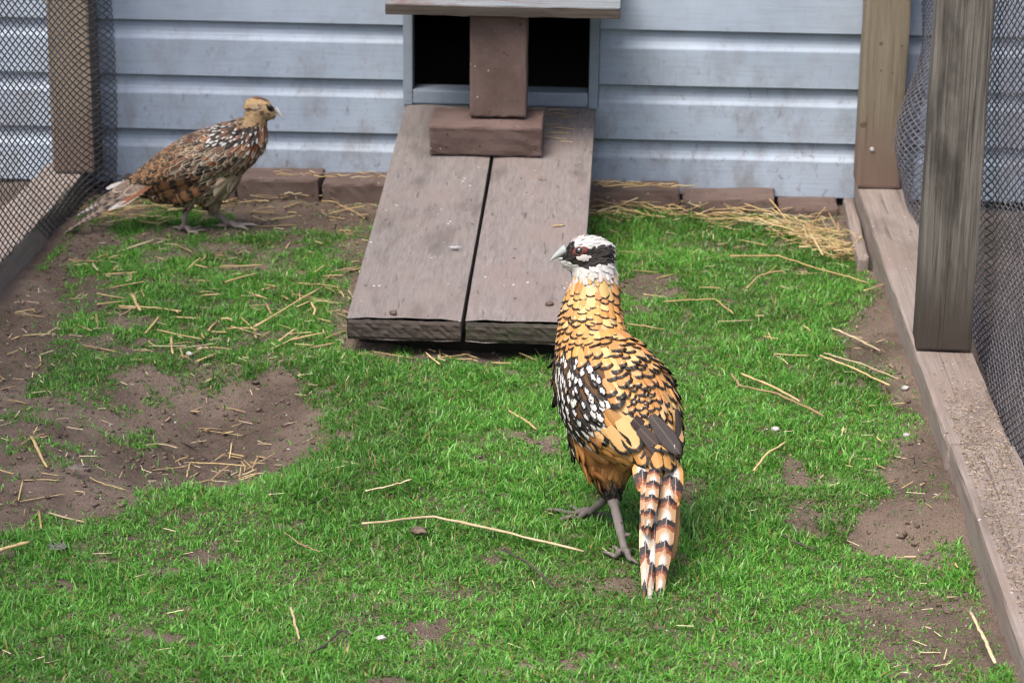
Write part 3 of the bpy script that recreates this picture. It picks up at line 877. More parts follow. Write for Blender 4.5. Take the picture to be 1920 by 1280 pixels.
# ------------------------------------------------------------------ straw
def straw_mesh(seed):
    r = random.Random(seed)
    k = 7; pts = []
    bend = r.uniform(-0.1, 0.1); kink = r.choice([0, 0, 0, 1]) * r.uniform(-0.35, 0.35)
    for i in range(k):
        t = i / (k - 1) - 0.5
        pts.append((t, bend * (t * t - 0.25) + kink * max(0, t - 0.1), 0.004 * math.sin(t * 5 + seed)))
    V, F = tube_geo(pts, [0.024 * r.uniform(0.85, 1.1) * (1 if 0 < i < k - 1 else 0.85) for i in range(k)], 6, 0.6)
    return mesh('straw', V, F)
STRAWS = [straw_mesh(s) for s in range(10)]
for m_ in STRAWS:
    m_.materials.append(M_STRAW); m_.polygons.foreach_set('use_smooth', np.ones(len(m_.polygons), bool))
def straw_at(c, ang, length, width, tilt=0.0, label=None, group=None, seed=0, name='straw_stalk'):
    o = bpy.data.objects.new(name, STRAWS[seed % len(STRAWS)])
    COL.objects.link(o)
    o.location = c
    o.rotation_euler = (0, tilt, ang)
    s = width / 0.048
    o.scale = (length, max(s, .02), max(s, .02))
    tag(o, label, 'straw', group)
    return o
def scatter_straw(poly, count, lpx, wmm, label, group, seed, tilt=0.12, lift=0.006, ang0=None, angw=1.6):
    made = []
    r = random.Random(seed); xs = [p[0] for p in poly]; ys = [p[1] for p in poly]; done = 0; guard = 0
    while done < count and guard < 5000:
        guard += 1
        px, py = r.uniform(min(xs), max(xs)), r.uniform(min(ys), max(ys))
        if not inpoly(np.array([px]), np.array([py]), poly)[0]: continue
        c = G(px, py); z = float(H(c[0], c[1]))
        L_ = (lpx[0] + (lpx[1] - lpx[0]) * r.random() ** 1.8) / 1050.0
        a = (ang0 if ang0 is not None else 0) + r.gauss(0, angw)
        if c[0] - L_ * .5 * abs(math.cos(a)) < LX + .012 or c[0] + L_ * .5 * abs(math.cos(a)) > RX - .01: continue
        d = float(grass_density(np.array([c[0]]), np.array([c[1]]))[0])
        o_ = straw_at((c[0], c[1], z + 0.001 + lift * r.random() ** 2 + 0.008 * d), a, L_, r.uniform(*wmm) * 1.2 / 1000, r.gauss(0, tilt), label, group, r.randrange(10))
        made.append(o_); done += 1
    made.sort(key=lambda q: -q.scale[0])
    short = label.replace('loose dry ', '').replace('short thin ', '').replace('short ', '')
    for q, w_ in zip(made, ('longest', 'second longest', 'third longest', 'fourth longest')):
        q['label'] = w_ + ' ' + short
    for q in made[4:]:
        q['label'] = 'short ' + short
LG = 'loose straw on the pen floor'
scatter_straw([(150, 470), (640, 460), (650, 640), (560, 690), (200, 690), (120, 600)], 88, (22, 95), (1.8, 4.4), 'loose dry straw stalk lying on the thin grass left of the ramp', 'straw on the grass left of the ramp', 1)
scatter_straw([(270, 770), (330, 720), (480, 730), (510, 790), (470, 850), (320, 850)], 36, (18, 75), (1.4, 3.4), 'short straw stalk lying in the bare earth hollow', 'straw in the earth hollow', 2, lift=0.012, tilt=.2)
scatter_straw([(0, 570), (110, 520), (120, 700), (60, 760), (240, 960), (0, 1000)], 26, (18, 70), (1.6, 3.6), 'straw stalk lying on the bare earth strip by the left net', 'straw by the left net', 3)
scatter_straw([(250, 388), (700, 372), (690, 440), (480, 445), (180, 430)], 44, (25, 95), (1.6, 3.8), 'straw stalk lying on the earth near the hen pheasant', 'straw around the hen', 4, ang0=0.2, angw=.5)
scatter_straw([(590, 440), (690, 440), (665, 660), (600, 660)], 28, (25, 80), (1.4, 3.2), 'straw stalk lying beside the left edge of the ramp', 'straw beside the ramp', 5)
scatter_straw([(640, 655), (1020, 660), (1000, 690), (640, 695)], 16, (22, 80), (1.6, 3.4), 'straw stalk lying just in front of the ramp end', 'straw in front of the ramp', 6)
scatter_straw([(1600, 600), (1700, 700), (1790, 900), (1850, 1100), (1760, 1100), (1560, 960), (1600, 720)], 22, (14, 45), (1.2, 2.6), 'short straw stalk lying on the earth along the right base timber', 'straw along the right timber', 7)
scatter_straw([(1150, 420), (1400, 410), (1600, 560), (1500, 700), (1300, 620), (1200, 560)], 26, (18, 70), (1.3, 2.8), 'straw stalk lying in the grass right of the ramp', 'straw in the grass right of the ramp', 8)
# straw on top of the border bricks
def straw_mass(name, poly, count, lpx, wmm, label, seed, tilt, lift, ang0, angw, zf=None):
    r = random.Random(seed); xs = [p[0] for p in poly]; ys = [p[1] for p in poly]; mb = MB(); done = 0
    cols = []
    while done < count:
        px, py = r.uniform(min(xs), max(xs)), r.uniform(min(ys), max(ys))
        if not inpoly(np.array([px]), np.array([py]), poly)[0]: continue
        z0 = zf if zf is not None else 0.0
        c = G(px, py, z0); z = (float(H(c[0], c[1])) if zf is None else z0) + 0.003 + lift * r.random() ** 1.5
        L_ = (lpx[0] + (lpx[1] - lpx[0]) * r.random() ** 1.6) / 950.0; a = ang0 + r.gauss(0, angw); t = r.gauss(0, tilt)
        ca, sa_ = math.cos(a) * math.cos(t), math.sin(a) * math.cos(t)
        P = [np.array((c[0], c[1], z)) + L_ * u * np.array((ca, sa_, math.sin(t))) + np.array((0, 0, r.uniform(-.002, .004))) for u in (-.5, -.2, .1, .5)]
        P = [np.array((min(max(q[0], LX + .01), RX - .012), min(q[1], -0.026), max(q[2], (-.02 if zf is None else z0 + .001)))) for q in P]
        n0 = len(mb.V); w = r.uniform(*wmm) / 2000
        mb.tube(P, [w, w, w * .95, w * .7], 6, .6)
        cc = np.array(r.choice([(.5, .37, .17), (.56, .43, .21), (.42, .29, .13), (.3, .2, .1), (.6, .5, .3)])) * r.uniform(.8, 1.1)
        cols += [cc] * (len(mb.V) - n0); done += 1
    o = mb.build(name, M_STRAWMASS, None, True); pcol(o.data, 'col', np.array(cols))
    return tag(o, label, 'straw', kind='stuff')
M_STRAWMASS = mat_attr('heaped straw', 0.5, 0.0, 0.4)
straw_mass('straw_drift', [(1120, 392), (1300, 400), (1480, 425), (1600, 478), (1590, 500), (1480, 450), (1300, 418), (1110, 425)], 190, (30, 130), (1.5, 3.6), 'drift of loose straw along the border bricks right of the ramp', 10, .12, .02, -0.22, .4)
straw_mass('straw_heap', [(1450, 418), (1560, 440), (1622, 500), (1560, 500), (1440, 440)], 130, (30, 95), (1.5, 3.6), 'heap of straw piled in the right back corner by the timber', 12, .3, .045, -0.5, .6)
straw_mass('straw_drift', [(440, 380), (700, 376), (700, 396), (440, 394)], 70, (25, 110), (1.5, 3.4), 'drift of loose straw along the border bricks between hen and ramp', 15, .08, .012, 0.05, .35)
straw_mass('straw_drift', [(160, 400), (240, 388), (420, 384), (420, 400), (190, 432)], 60, (25, 100), (1.5, 3.4), 'drift of loose straw under the tail of the hen pheasant', 16, .08, .01, 0.3, .35)
straw_mass('straw_wisps', [(1122, 343), (1285, 352), (1285, 358), (1122, 352)], 26, (25, 85), (1.8, 3.2), 'wisps of straw lying along the border brick right of the ramp', 13, .06, .006, 0, .2, .066)
straw_mass('straw_wisps', [(520, 327), (730, 329), (730, 336), (520, 334)], 18, (20, 55), (1.6, 2.8), 'wisps of straw lying along the border bricks left of the ramp', 14, .06, .006, 0, .25, .076)
def path_straw(pts, wmm, label, name='straw_stalk', mat=None, zoff=0.012, lev=0.0, cat='straw', ground_=True, rough=True):
    P = []
    for q in pts:
        z = lev
        c = G(q[0], q[1], z)
        if ground_:
            zz = float(H(c[0], c[1])) + zoff + (q[2] if len(q) > 2 else 0)
            c = G(q[0], q[1], zz)
        elif len(q) > 2:
            c = G(q[0], q[1], lev + q[2])
        P.append(c)
    P = np.array(P)
    # insert points along straight runs so kinks stay sharp
    Q = []
    for a, b in zip(P[:-1], P[1:]):
        for t in np.linspace(0, 1, 7)[:-1]:
            Q.append(a + (b - a) * t)
    Q.append(P[-1]); Q = np.array(Q)
    r = np.random.default_rng(int(abs(pts[0][0]) + abs(pts[0][1])))
    Q[1:-1] += r.normal(0, 0.0005, Q[1:-1].shape)
    rad = wmm / 2000 * (1 + 0.12 * r.normal(size=len(Q)))
    rad[-1] *= .6
    for i in range(0, len(Q), 6): rad[i] *= 1.12
    V, F = tube_geo(Q, np.maximum(rad, 0.0003), 7, 0.75)
    c = Q.mean(0); V = [v - c for v in V]
    o = link(name, mesh(name, V, F), mat or M_STRAW, None, True)
    o.location = c
    return tag(o, label, cat)
path_straw([(678, 981), (815, 968), (960, 1000), (1095, 1033)], 4.6, 'long bent golden straw lying in the grass left of the cock\'s feet', zoff=.02)
path_straw([(478, 612), (604, 538)], 4.8, 'long straight straw pointing up right on the grass left of the ramp', zoff=.02)
path_straw([(1372, 700), (1386, 722), (1460, 738), (1545, 780)], 4.2, 'long kinked golden straw right of the cock pheasant, lower of the crossed pair', zoff=.018)
path_straw([(1390, 700), (1440, 720), (1500, 752)], 4.4, 'pale straw crossing the kinked golden one right of the cock', zoff=.024)
path_straw([(1538, 666), (1600, 690), (1668, 722)], 4.2, 'straight straw sloping down right beside the earth patch near the front post', zoff=.016)
path_straw([(1545, 662), (1610, 680), (1685, 710)], 3.0, 'thin straw running alongside another near the front post', zoff=.02)
path_straw([(1560, 615), (1600, 632), (1650, 657)], 4.0, 'whitish straw on the bare earth left of the near post', zoff=.012)
path_straw([(1368, 480), (1460, 480), (1530, 502), (1628, 530)], 3.6, 'very long pale straw curving towards the right base timber', zoff=.02)
path_straw([(1245, 565), (1340, 560), (1375, 588)], 3.2, 'bent straw in the grass just right of the cock\'s neck', zoff=.02)
path_straw([(1413, 882), (1440, 848), (1475, 828)], 3.8, 'tan bent straw right of the cock\'s tail root', zoff=.02)
path_straw([(1620, 545), (1660, 532), (1703, 519)], 3.0, 'straw reaching up onto the right base timber', zoff=.03, )
path_straw([(1400, 540), (1425, 515), (1472, 507)], 3.6, 'curved straw in the grass below the right border bricks', zoff=.02)
path_straw([(58, 818), (88, 875)], 5.0, 'thick yellow straw on the earth at the far left', zoff=.012)
path_straw([(-6, 1032), (55, 1016)], 6.0, 'thick straw at the left edge of the front grass', zoff=.018)
path_straw([(350, 893), (357, 866), (462, 873)], 2.6, 'thin angular straw on bare earth in front of the hollow', zoff=.008)
path_straw([(685, 920), (730, 911), (772, 898)], 3.2, 'pale straw in the open grass above the long bent one', zoff=.018)
path_straw([(1820, 1147), (1845, 1195), (1866, 1242)], 4.4, 'thick pale straw at the lower right by the timber', zoff=.015)
path_straw([(325, 750), (405, 706)], 3.6, 'straight straw on the far rim of the earth hollow', zoff=.008)
path_straw([(955, 770), (985, 788), (1006, 804)], 3.6, 'brown straw in the grass left of the cock\'s wing', zoff=.018)
path_straw([(545, 1138), (553, 1165), (561, 1197)], 3.4, 'upright looking straw in the foreground grass at lower left', zoff=.02)
path_straw([(248, 552), (263, 582)], 6.4, 'short thick straw stub on the thin grass at left', zoff=.018)
path_straw([(222, 574), (280, 576), (340, 583)], 3.6, 'straw lying under the short thick stub at left', zoff=.012)
path_straw([(1176, 607), (1246, 617)], 3.0, 'yellow straw sticking out behind the cock\'s back', zoff=.02)
path_straw([(1120, 397), (1160, 386), (1196, 371, .02)], 4.4, 'pale straw leaning up by the border brick right of the ramp', zoff=.02)
path_straw([(1490, 407, .03), (1520, 440), (1543, 478)], 4.2, 'yellow straw sticking up from the heap in the right back corner', zoff=.03)
path_straw([(1518, 425), (1548, 388, .05)], 3.2, 'white straw standing up from the heap in the right back corner', zoff=.02)
path_straw([(533, 997), (560, 1018), (600, 1034)], 2.0, 'thin curved straw in the grass at centre left', zoff=.02)
path_straw([(945, 1030), (985, 1052), (1036, 1096)], 3.6, 'dark twig lying in the grass left of the cock\'s tail tip', 'twig', M_TWIG, .02, cat='twig')
path_straw([(660, 1190), (640, 1180), (605, 1212), (580, 1224)], 3.4, 'dark twig lying in the shaded foreground grass', 'twig', M_TWIG, .016, cat='twig')
path_straw([(300, 800), (330, 826), (366, 838)], 3.6, 'curved grey twig in the earth hollow', 'twig', M_TWIG, .006, cat='twig')
path_straw([(130, 875), (190, 905), (235, 918)], 2.2, 'thin brown stem on the earth at far left', 'twig', M_STRAW, .006, cat='twig')
path_straw([(1465, 1000), (1500, 1020), (1530, 1030)], 4.0, 'dark root end at the edge of the right earth patch', 'twig', M_TWIG, .01, cat='twig')
# straw on the ramp and along the brick tops
def straw_on(px, py, zfun, ang, lmm, wmm, label, group, seed):
    c = None
    for y in np.linspace(-1.2, 0.0, 600):
        q = W(px, py, y)
        if c is None or abs(q[2] - zfun(y)) < abs(c[2] - zfun(c[1])): c = q
    straw_at((c[0], c[1], zfun(c[1]) + wmm / 2000 + 0.0015), ang, lmm / 1000, wmm / 1000, -0.0, label, group, seed)
for k, (px, py, a, l) in enumerate(((1042, 208, .1, 40), (1050, 216, -.6, 34), (1058, 243, -.35, 46), (1040, 262, -.3, 52), (1062, 268, -.3, 30), (1012, 206, .25, 24), (1030, 236, .1, 40), (1066, 222, .4, 38), (1048, 252, .15, 44), (1022, 218, -.2, 30), (850, 205, .3, 26), (870, 212, -.3, 30))):
    straw_on(px, py, ramp_z, a, l, 3.0, 'straw bit on the top of the ramp beside the bricks', 'straw on the ramp by the bricks', k)
straw_on(1047, 426, ramp_z, 0.35, 24, 4.0, 'short yellow straw on the right plank above the cock\'s head', None, 3)
straw_on(1016, 338, ramp_z, -0.4, 14, 3.0, 'small straw flake halfway up the right plank', None, 5)
# thin chaff nobody could count
r_ = np.random.default_rng(21); mb = MB()
for k in range(900):
    x = r_.uniform(LX + .03, RX - .03); y = r_.uniform(-2.4, -.13)
    p = proj((x, y, 0)); wgt = 1.0 if (p[0] < 660 and p[1] < 900) or (p[1] < 520) or p[0] > 1600 else 0.12
    if r_.random() > wgt: continue
    a = r_.uniform(0, 6.28); l = r_.uniform(.004, .014); z = float(H(x, y)) + .004 + .006 * r_.random()
    mb.tube([(x - math.cos(a) * l, y - math.sin(a) * l, z), (x + math.cos(a) * l, y + math.sin(a) * l, z + r_.normal(0, .002))], r_.uniform(.0004, .001), 4, .6)
tag(mb.build('chaff', M_STRAW, None, False), 'fine straw chaff strewn over earth and grass', 'chaff', kind='stuff')

# droppings, pebbles and lost down
def lump(name, px, py, r, mat, label, cat, seed, zoff=0.0, flat=0.6, zf=None):
    bm = bmesh.new(); bmesh.ops.create_icosphere(bm, subdivisions=3, radius=1.0)
    rr = random.Random(seed); ph = [rr.uniform(0, 6) for _ in range(6)]
    for v in bm.verts:
        c = v.co
        k = 1 + 0.22 * math.sin(c.x * 3 + ph[0]) * math.sin(c.y * 4 + ph[1]) + 0.13 * math.sin(c.z * 7 + ph[2] + c.x * 6) + 0.08 * math.sin(c.y * 11 + ph[3])
        v.co = Vector((c.x * k * r, c.y * k * r * 0.8, c.z * k * r * flat))
    c = G(px, py)
    z = float(H(c[0], c[1])) + zoff + r * flat * 0.6
    if zf is not None: z = zf
    c = G(px, py, z)
    return tag(bm_obj(name, bm, mat, None, Vector(c), smooth=True), label, cat)
lump('dropping', 1454, 804, 0.006, M_DROP, 'white dropping in the grass right of the cock\'s wing', 'dropping', 1, .014)
lump('dropping', 1697, 727, 0.006, M_DROP, 'white dropping on the earth beside the right base timber', 'dropping', 2, .004)
lump('dropping', 1700, 815, 0.005, M_DROP, 'grey white dropping in the grass near the timber', 'dropping', 3, .012)
lump('dropping', 395, 812, 0.012, mat_plain('mottled pale dropping', (0.15, 0.11, 0.09), (0.38, 0.34, 0.3), 90, .9, .2, .8), 'mottled pale clump lying in the middle of the earth hollow', 'dropping', 4, .002, .7)
lump('dropping', 262, 797, 0.010, M_CLOD, 'brown clump at the left side of the earth hollow', 'dropping', 5)
lump('dropping', 355, 663, 0.006, M_DROP, 'white dropping at the edge of the thin grass above the hollow', 'dropping', 6, .008)
lump('dropping', 785, 994, 0.012, M_CLOD, 'flat brown clump in the grass under the long bent straw', 'dropping', 7, .01, .4)
lump('dropping', 715, 1195, 0.0055, M_DROP, 'pale dropping in the dim foreground grass', 'dropping', 8, .012, .5)
for k, (px, py, w, l) in enumerate(((737, 586, .006, 'small brown pebble near the lower end of the left plank'), (1030, 569, .007, 'brown clod near the lower end of the right plank'))):
    yy = min(np.linspace(RY0, RY1, 500), key=lambda y: abs(proj((W(px, py, y)[0], y, ramp_z(y)))[1] - py))
    lump('pebble', px, py, w, M_CLOD, l, 'pebble', 30 + k, zf=ramp_z(yy) + w * .35)

# ------------------------------------------------------------------ feather machinery
FR, FC = 7, 5
_fy = np.array([0, .25, .5, .7, .85, .95, 1.0]); _fc = np.linspace(-1, 1, FC)
_fh = np.where(_fy < 0.5, 0.5 + 0.5 * sstep(0, 0.5, _fy), np.sqrt(np.clip(1 - ((_fy - 0.5) / 0.5) ** 2, 0, 1)))
_fx = (_fc[None, :] * _fh[:, None]); _fyy = np.repeat(_fy[:, None], FC, 1)
_fq = np.array([[i * FC + j, i * FC + j + 1, (i + 1) * FC + j + 1, (i + 1) * FC + j] for i in range(FR - 1) for j in range(FC - 1)])
class Plume:
    def __init__(s): s.r = []
    def add(s, P, D, N, L, Wd, c0, c1, c2=(0, 0, 0), prm=(0.2, 0, 0), lift=0.14, cross=0.35, curl=0.08, blunt=0.0):
        s.r.append((np.array(P, float), np.array(D, float), np.array(N, float), L, Wd, c0, c1, c2, prm, lift, cross, curl, blunt))
    def build(s, name, parent, mat=None):
        P = np.array([q[0] for q in s.r]); D = np.array([q[1] for q in s.r]); Nn = np.array([q[2] for q in s.r])
        Nn /= np.linalg.norm(Nn, axis=1)[:, None]
        D = D - Nn * (D * Nn).sum(1)[:, None]; D /= np.linalg.norm(D, axis=1)[:, None] + 1e-9
        S = np.cross(D, Nn)
        L_ = np.array([q[3] for q in s.r]); Wd = np.array([q[4] for q in s.r])
        lift = np.array([q[9] for q in s.r]); cross = np.array([q[10] for q in s.r]); curl = np.array([q[11] for q in s.r])
        bl = np.array([q[12] for q in s.r])[:, None, None, None]; y = _fyy[None, :, :, None]; y = y * (1 - bl) + bl * np.where(y < .5, y / .5 * .82, .82 + (y - .5) / .5 * .18); x = _fx[None, :, :, None]
        e = lambda a: a[:, None, None, :]; f = lambda a: a[:, None, None, None]
        V = e(P) + e(D) * (f(L_) * y) + e(S) * (f(Wd) * x) + e(Nn) * (f(L_ * lift) * y - f(L_ * curl) * y * y - f(Wd * cross) * x * x + 0.0006)
        n = len(P); m = FR * FC
        F = (_fq[None] + (np.arange(n) * m)[:, None, None]).reshape(-1, 4)
        me = fastmesh(name, V.reshape(-1, 3), F)
        uv = np.stack([np.tile(_fx.ravel(), n), np.tile(_fyy.ravel(), n)], -1)
        ul = me.uv_layers.new(name='UVMap')
        ul.data.foreach_set('uv', uv[F.ravel()].astype(np.float32).ravel())
        for nm, i in (('c0', 5), ('c1', 6), ('c2', 7), ('prm', 8)):
            pcol(me, nm, np.repeat(np.array([(tuple(q[i]) + (0.1,))[:4] for q in s.r], float), m, axis=0))
        o = link(name, me, mat or M_FEATHER, parent, True)
        return o
def loft_frames(st, side, n=60):
    """st rows: x,y,z,a,b"""
    Q = smoothpath(st, n)
    C_ = Q[:, :3]
    T = np.gradient(C_, axis=0); T /= np.linalg.norm(T, axis=1)[:, None]
    S = side[None] - T * (T @ side)[:, None]; S /= np.linalg.norm(S, axis=1)[:, None]
    Nn = np.cross(S, T)
    return C_, T, S, Nn, Q[:, 3], Q[:, 4]
def loft_geo(fr, seg=28):
    C_, T, S, Nn, a, b = fr
    V = []; F = []; n = len(C_)
    for i in range(n):
        for k in range(seg):
            th = 2 * math.pi * k / seg
            V.append(C_[i] + a[i] * math.sin(th) * S[i] + b[i] * math.cos(th) * Nn[i])
    for i in range(n - 1):
        for k in range(seg):
            k2 = (k + 1) % seg
            F.append((i * seg + k, (i + 1) * seg + k, (i + 1) * seg + k2, i * seg + k2))
    F.append(tuple(range(seg))); F.append(tuple((n - 1) * seg + k for k in range(seg))[::-1])
    return V, F
def ell_geo(c, X, Y, Z, n=18):
    bm = bmesh.new(); bmesh.ops.create_uvsphere(bm, u_segments=n, v_segments=n - 4, radius=1)
    V = [np.array(c) + v.co.x * np.array(X) + v.co.y * np.array(Y) + v.co.z * np.array(Z) for v in bm.verts]
    F = [tuple(v.index for v in f.verts) for f in bm.faces]; bm.free()
    return V, F
def fuse(geos, vox, smooth_it=4):
    mb = MB()
    for g in geos: mb.add(g)
    me = mesh('tmp', mb.V, mb.F)
    bm = bmesh.new(); bm.from_mesh(me); bmesh.ops.recalc_face_normals(bm, faces=bm.faces); bm.to_mesh(me); bm.free()
    o = bpy.data.objects.new('tmp', me); COL.objects.link(o)
    r = o.modifiers.new('r', 'REMESH'); r.mode = 'VOXEL'; r.voxel_size = vox; r.use_smooth_shade = True
    sm = o.modifiers.new('s', 'SMOOTH'); sm.iterations = smooth_it; sm.factor = 0.5
    dg = bpy.context.evaluated_depsgraph_get()
    out = bpy.data.meshes.new_from_object(o.evaluated_get(dg))
    bpy.data.objects.remove(o)
    return out
def bvh_of(me):
    return BVHTree.FromPolygons([v.co.copy() for v in me.vertices], [tuple(p.vertices) for p in me.polygons])
def cam_hit(bvh, px, py):
    d = Vector(ray(px, py)).normalized()
    l, nn, i, dist = bvh.ray_cast(Vector(CAM), d)
    if l is None:
        return None, None
    if nn.dot(d) > 0: nn = -nn
    return np.array(l), np.array(nn)
def surf_samples(me, n, seed, mind):
    """roughly even points on a mesh"""
    r = np.random.default_rng(seed)
    me.calc_loop_triangles()
    tri = np.array([t.vertices[:] for t in me.loop_triangles]); co = np.array([v.co[:] for v in me.vertices])
    a, b, c = co[tri[:, 0]], co[tri[:, 1]], co[tri[:, 2]]
    cr_ = np.cross(b - a, c - a); ar = np.linalg.norm(cr_, axis=1)
    i = r.choice(len(tri), n, p=ar / ar.sum()); u = r.random(n); v = r.random(n); m = u + v > 1; u[m] = 1 - u[m]; v[m] = 1 - v[m]
    P = a[i] + (b[i] - a[i]) * u[:, None] + (c[i] - a[i]) * v[:, None]; Nn = cr_[i] / ar[i][:, None]
    grid = {}; keep = []
    for k in range(n):
        key = tuple(np.floor(P[k] / mind).astype(int))
        bad = False
        for dx_ in (-1, 0, 1):
            for dy_ in (-1, 0, 1):
                for dz_ in (-1, 0, 1):
                    for q in grid.get((key[0] + dx_, key[1] + dy_, key[2] + dz_), ()):
                        if ((P[q] - P[k]) ** 2).sum() < mind * mind: bad = True
        if not bad:
            grid.setdefault(key, []).append(k); keep.append(k)
    return P[keep], Nn[keep]
def beak(parent, base_c, tip, up, wid, hgt, mat):
    """two mandibles, upper one hooked"""
    base_c = np.array(base_c); tip = np.array(tip); ax = tip - base_c; L_ = np.linalg.norm(ax); ax = ax / L_
    up = np.array(up) - ax * (np.array(up) @ ax); up /= np.linalg.norm(up); sd = np.cross(ax, up)
    out = []
    for nm, lo, hi, ln in (('upper_mandible', -0.12, 1.0, 1.0), ('lower_mandible', -0.75, -0.18, 0.8)):
        V = []; F = []; seg = 12; m = 9
        for i in range(m):
            t = i / (m - 1); k = (1 - t ** 1.25) * 0.95 + 0.05
            droop = -0.22 * hgt * t ** 2.2 if nm[0] == 'u' else 0.06 * hgt * t
            for j in range(seg):
                a = 2 * math.pi * j / seg
                u = (lo + hi) / 2 + (hi - lo) / 2 * math.sin(a)
                V.append(base_c + ax * L_ * ln * (t - 0.25 * (1 - t)) + up * (u * hgt * k + droop) + sd * (wid * math.cos(a) * k))
        for i in range(m - 1):
            for j in range(seg):
                F.append((i * seg + j, i * seg + (j + 1) % seg, (i + 1) * seg + (j + 1) % seg, (i + 1) * seg + j))
        F.append(tuple((m - 1) * seg + j for j in range(seg)))
        out.append(link(nm, mesh(nm, V, F), mat, parent, True))
    return out
def leg(parent, hock, ankle, toe_dirs, r0, r1, mat, toe_len, spur=None):
    mb = MB()
    hock = np.array(hock); ankle = np.array(ankle)
    T_ = np.linspace(0, 1, 9)
    pts = [hock + (ankle - hock) * t for t in T_]
    rad = [r0 * (1 - t) + r1 * t + (0.0016 if t in (0.0,) else 0) + (0.0012 if t > .95 else 0) + .0004 * math.sin(t * 40) for t in T_]
    mb.tube(pts, rad, 10)
    for k, (ang, ln, back) in enumerate(toe_dirs):
        d = np.array([math.cos(ang), math.sin(ang), 0]); n = 8; P = []; R = []
        for i in range(n):
            t = i / (n - 1)
            q = ankle + d * ln * toe_len * t
            zg = float(H(q[0], q[1])) + 0.0045
            z0 = ankle[2]
            q[2] = z0 + (zg - z0) * min(1, t * 2.2) + 0.004 * math.sin(t * math.pi * 3) * (1 - t) + 0.002
            P.append(q); R.append((r1 * 0.95) * (1 - 0.55 * t) * (1 + 0.1 * math.cos(t * 19)))
        P.append(P[-1] + d * 0.009 + np.array([0, 0, -0.002])); R.append(0.0006)
        mb.tube(P, R, 8)
    if spur is not None:
        mb.tube([spur[0], spur[1]], [r1 * .8, .001], 7)
    return mb.build('leg', mat, parent)

GOLD = (0.45, 0.222, 0.068); PALE = (0.55, 0.345, 0.145); BLACK = (0.012, 0.010, 0.010); WHITE = (0.5, 0.49, 0.475); CHEST = (0.17, 0.05, 0.02); TANO = (0.4, 0.19, 0.06)
BROWN = (0.06, 0.045, 0.042)
def jit(c, r, a=0.14):
    k = 1 + r.normal() * a
    return tuple(np.clip(np.array(c) * k * (1 + r.normal(size=3) * 0.04), 0.003, 0.9))

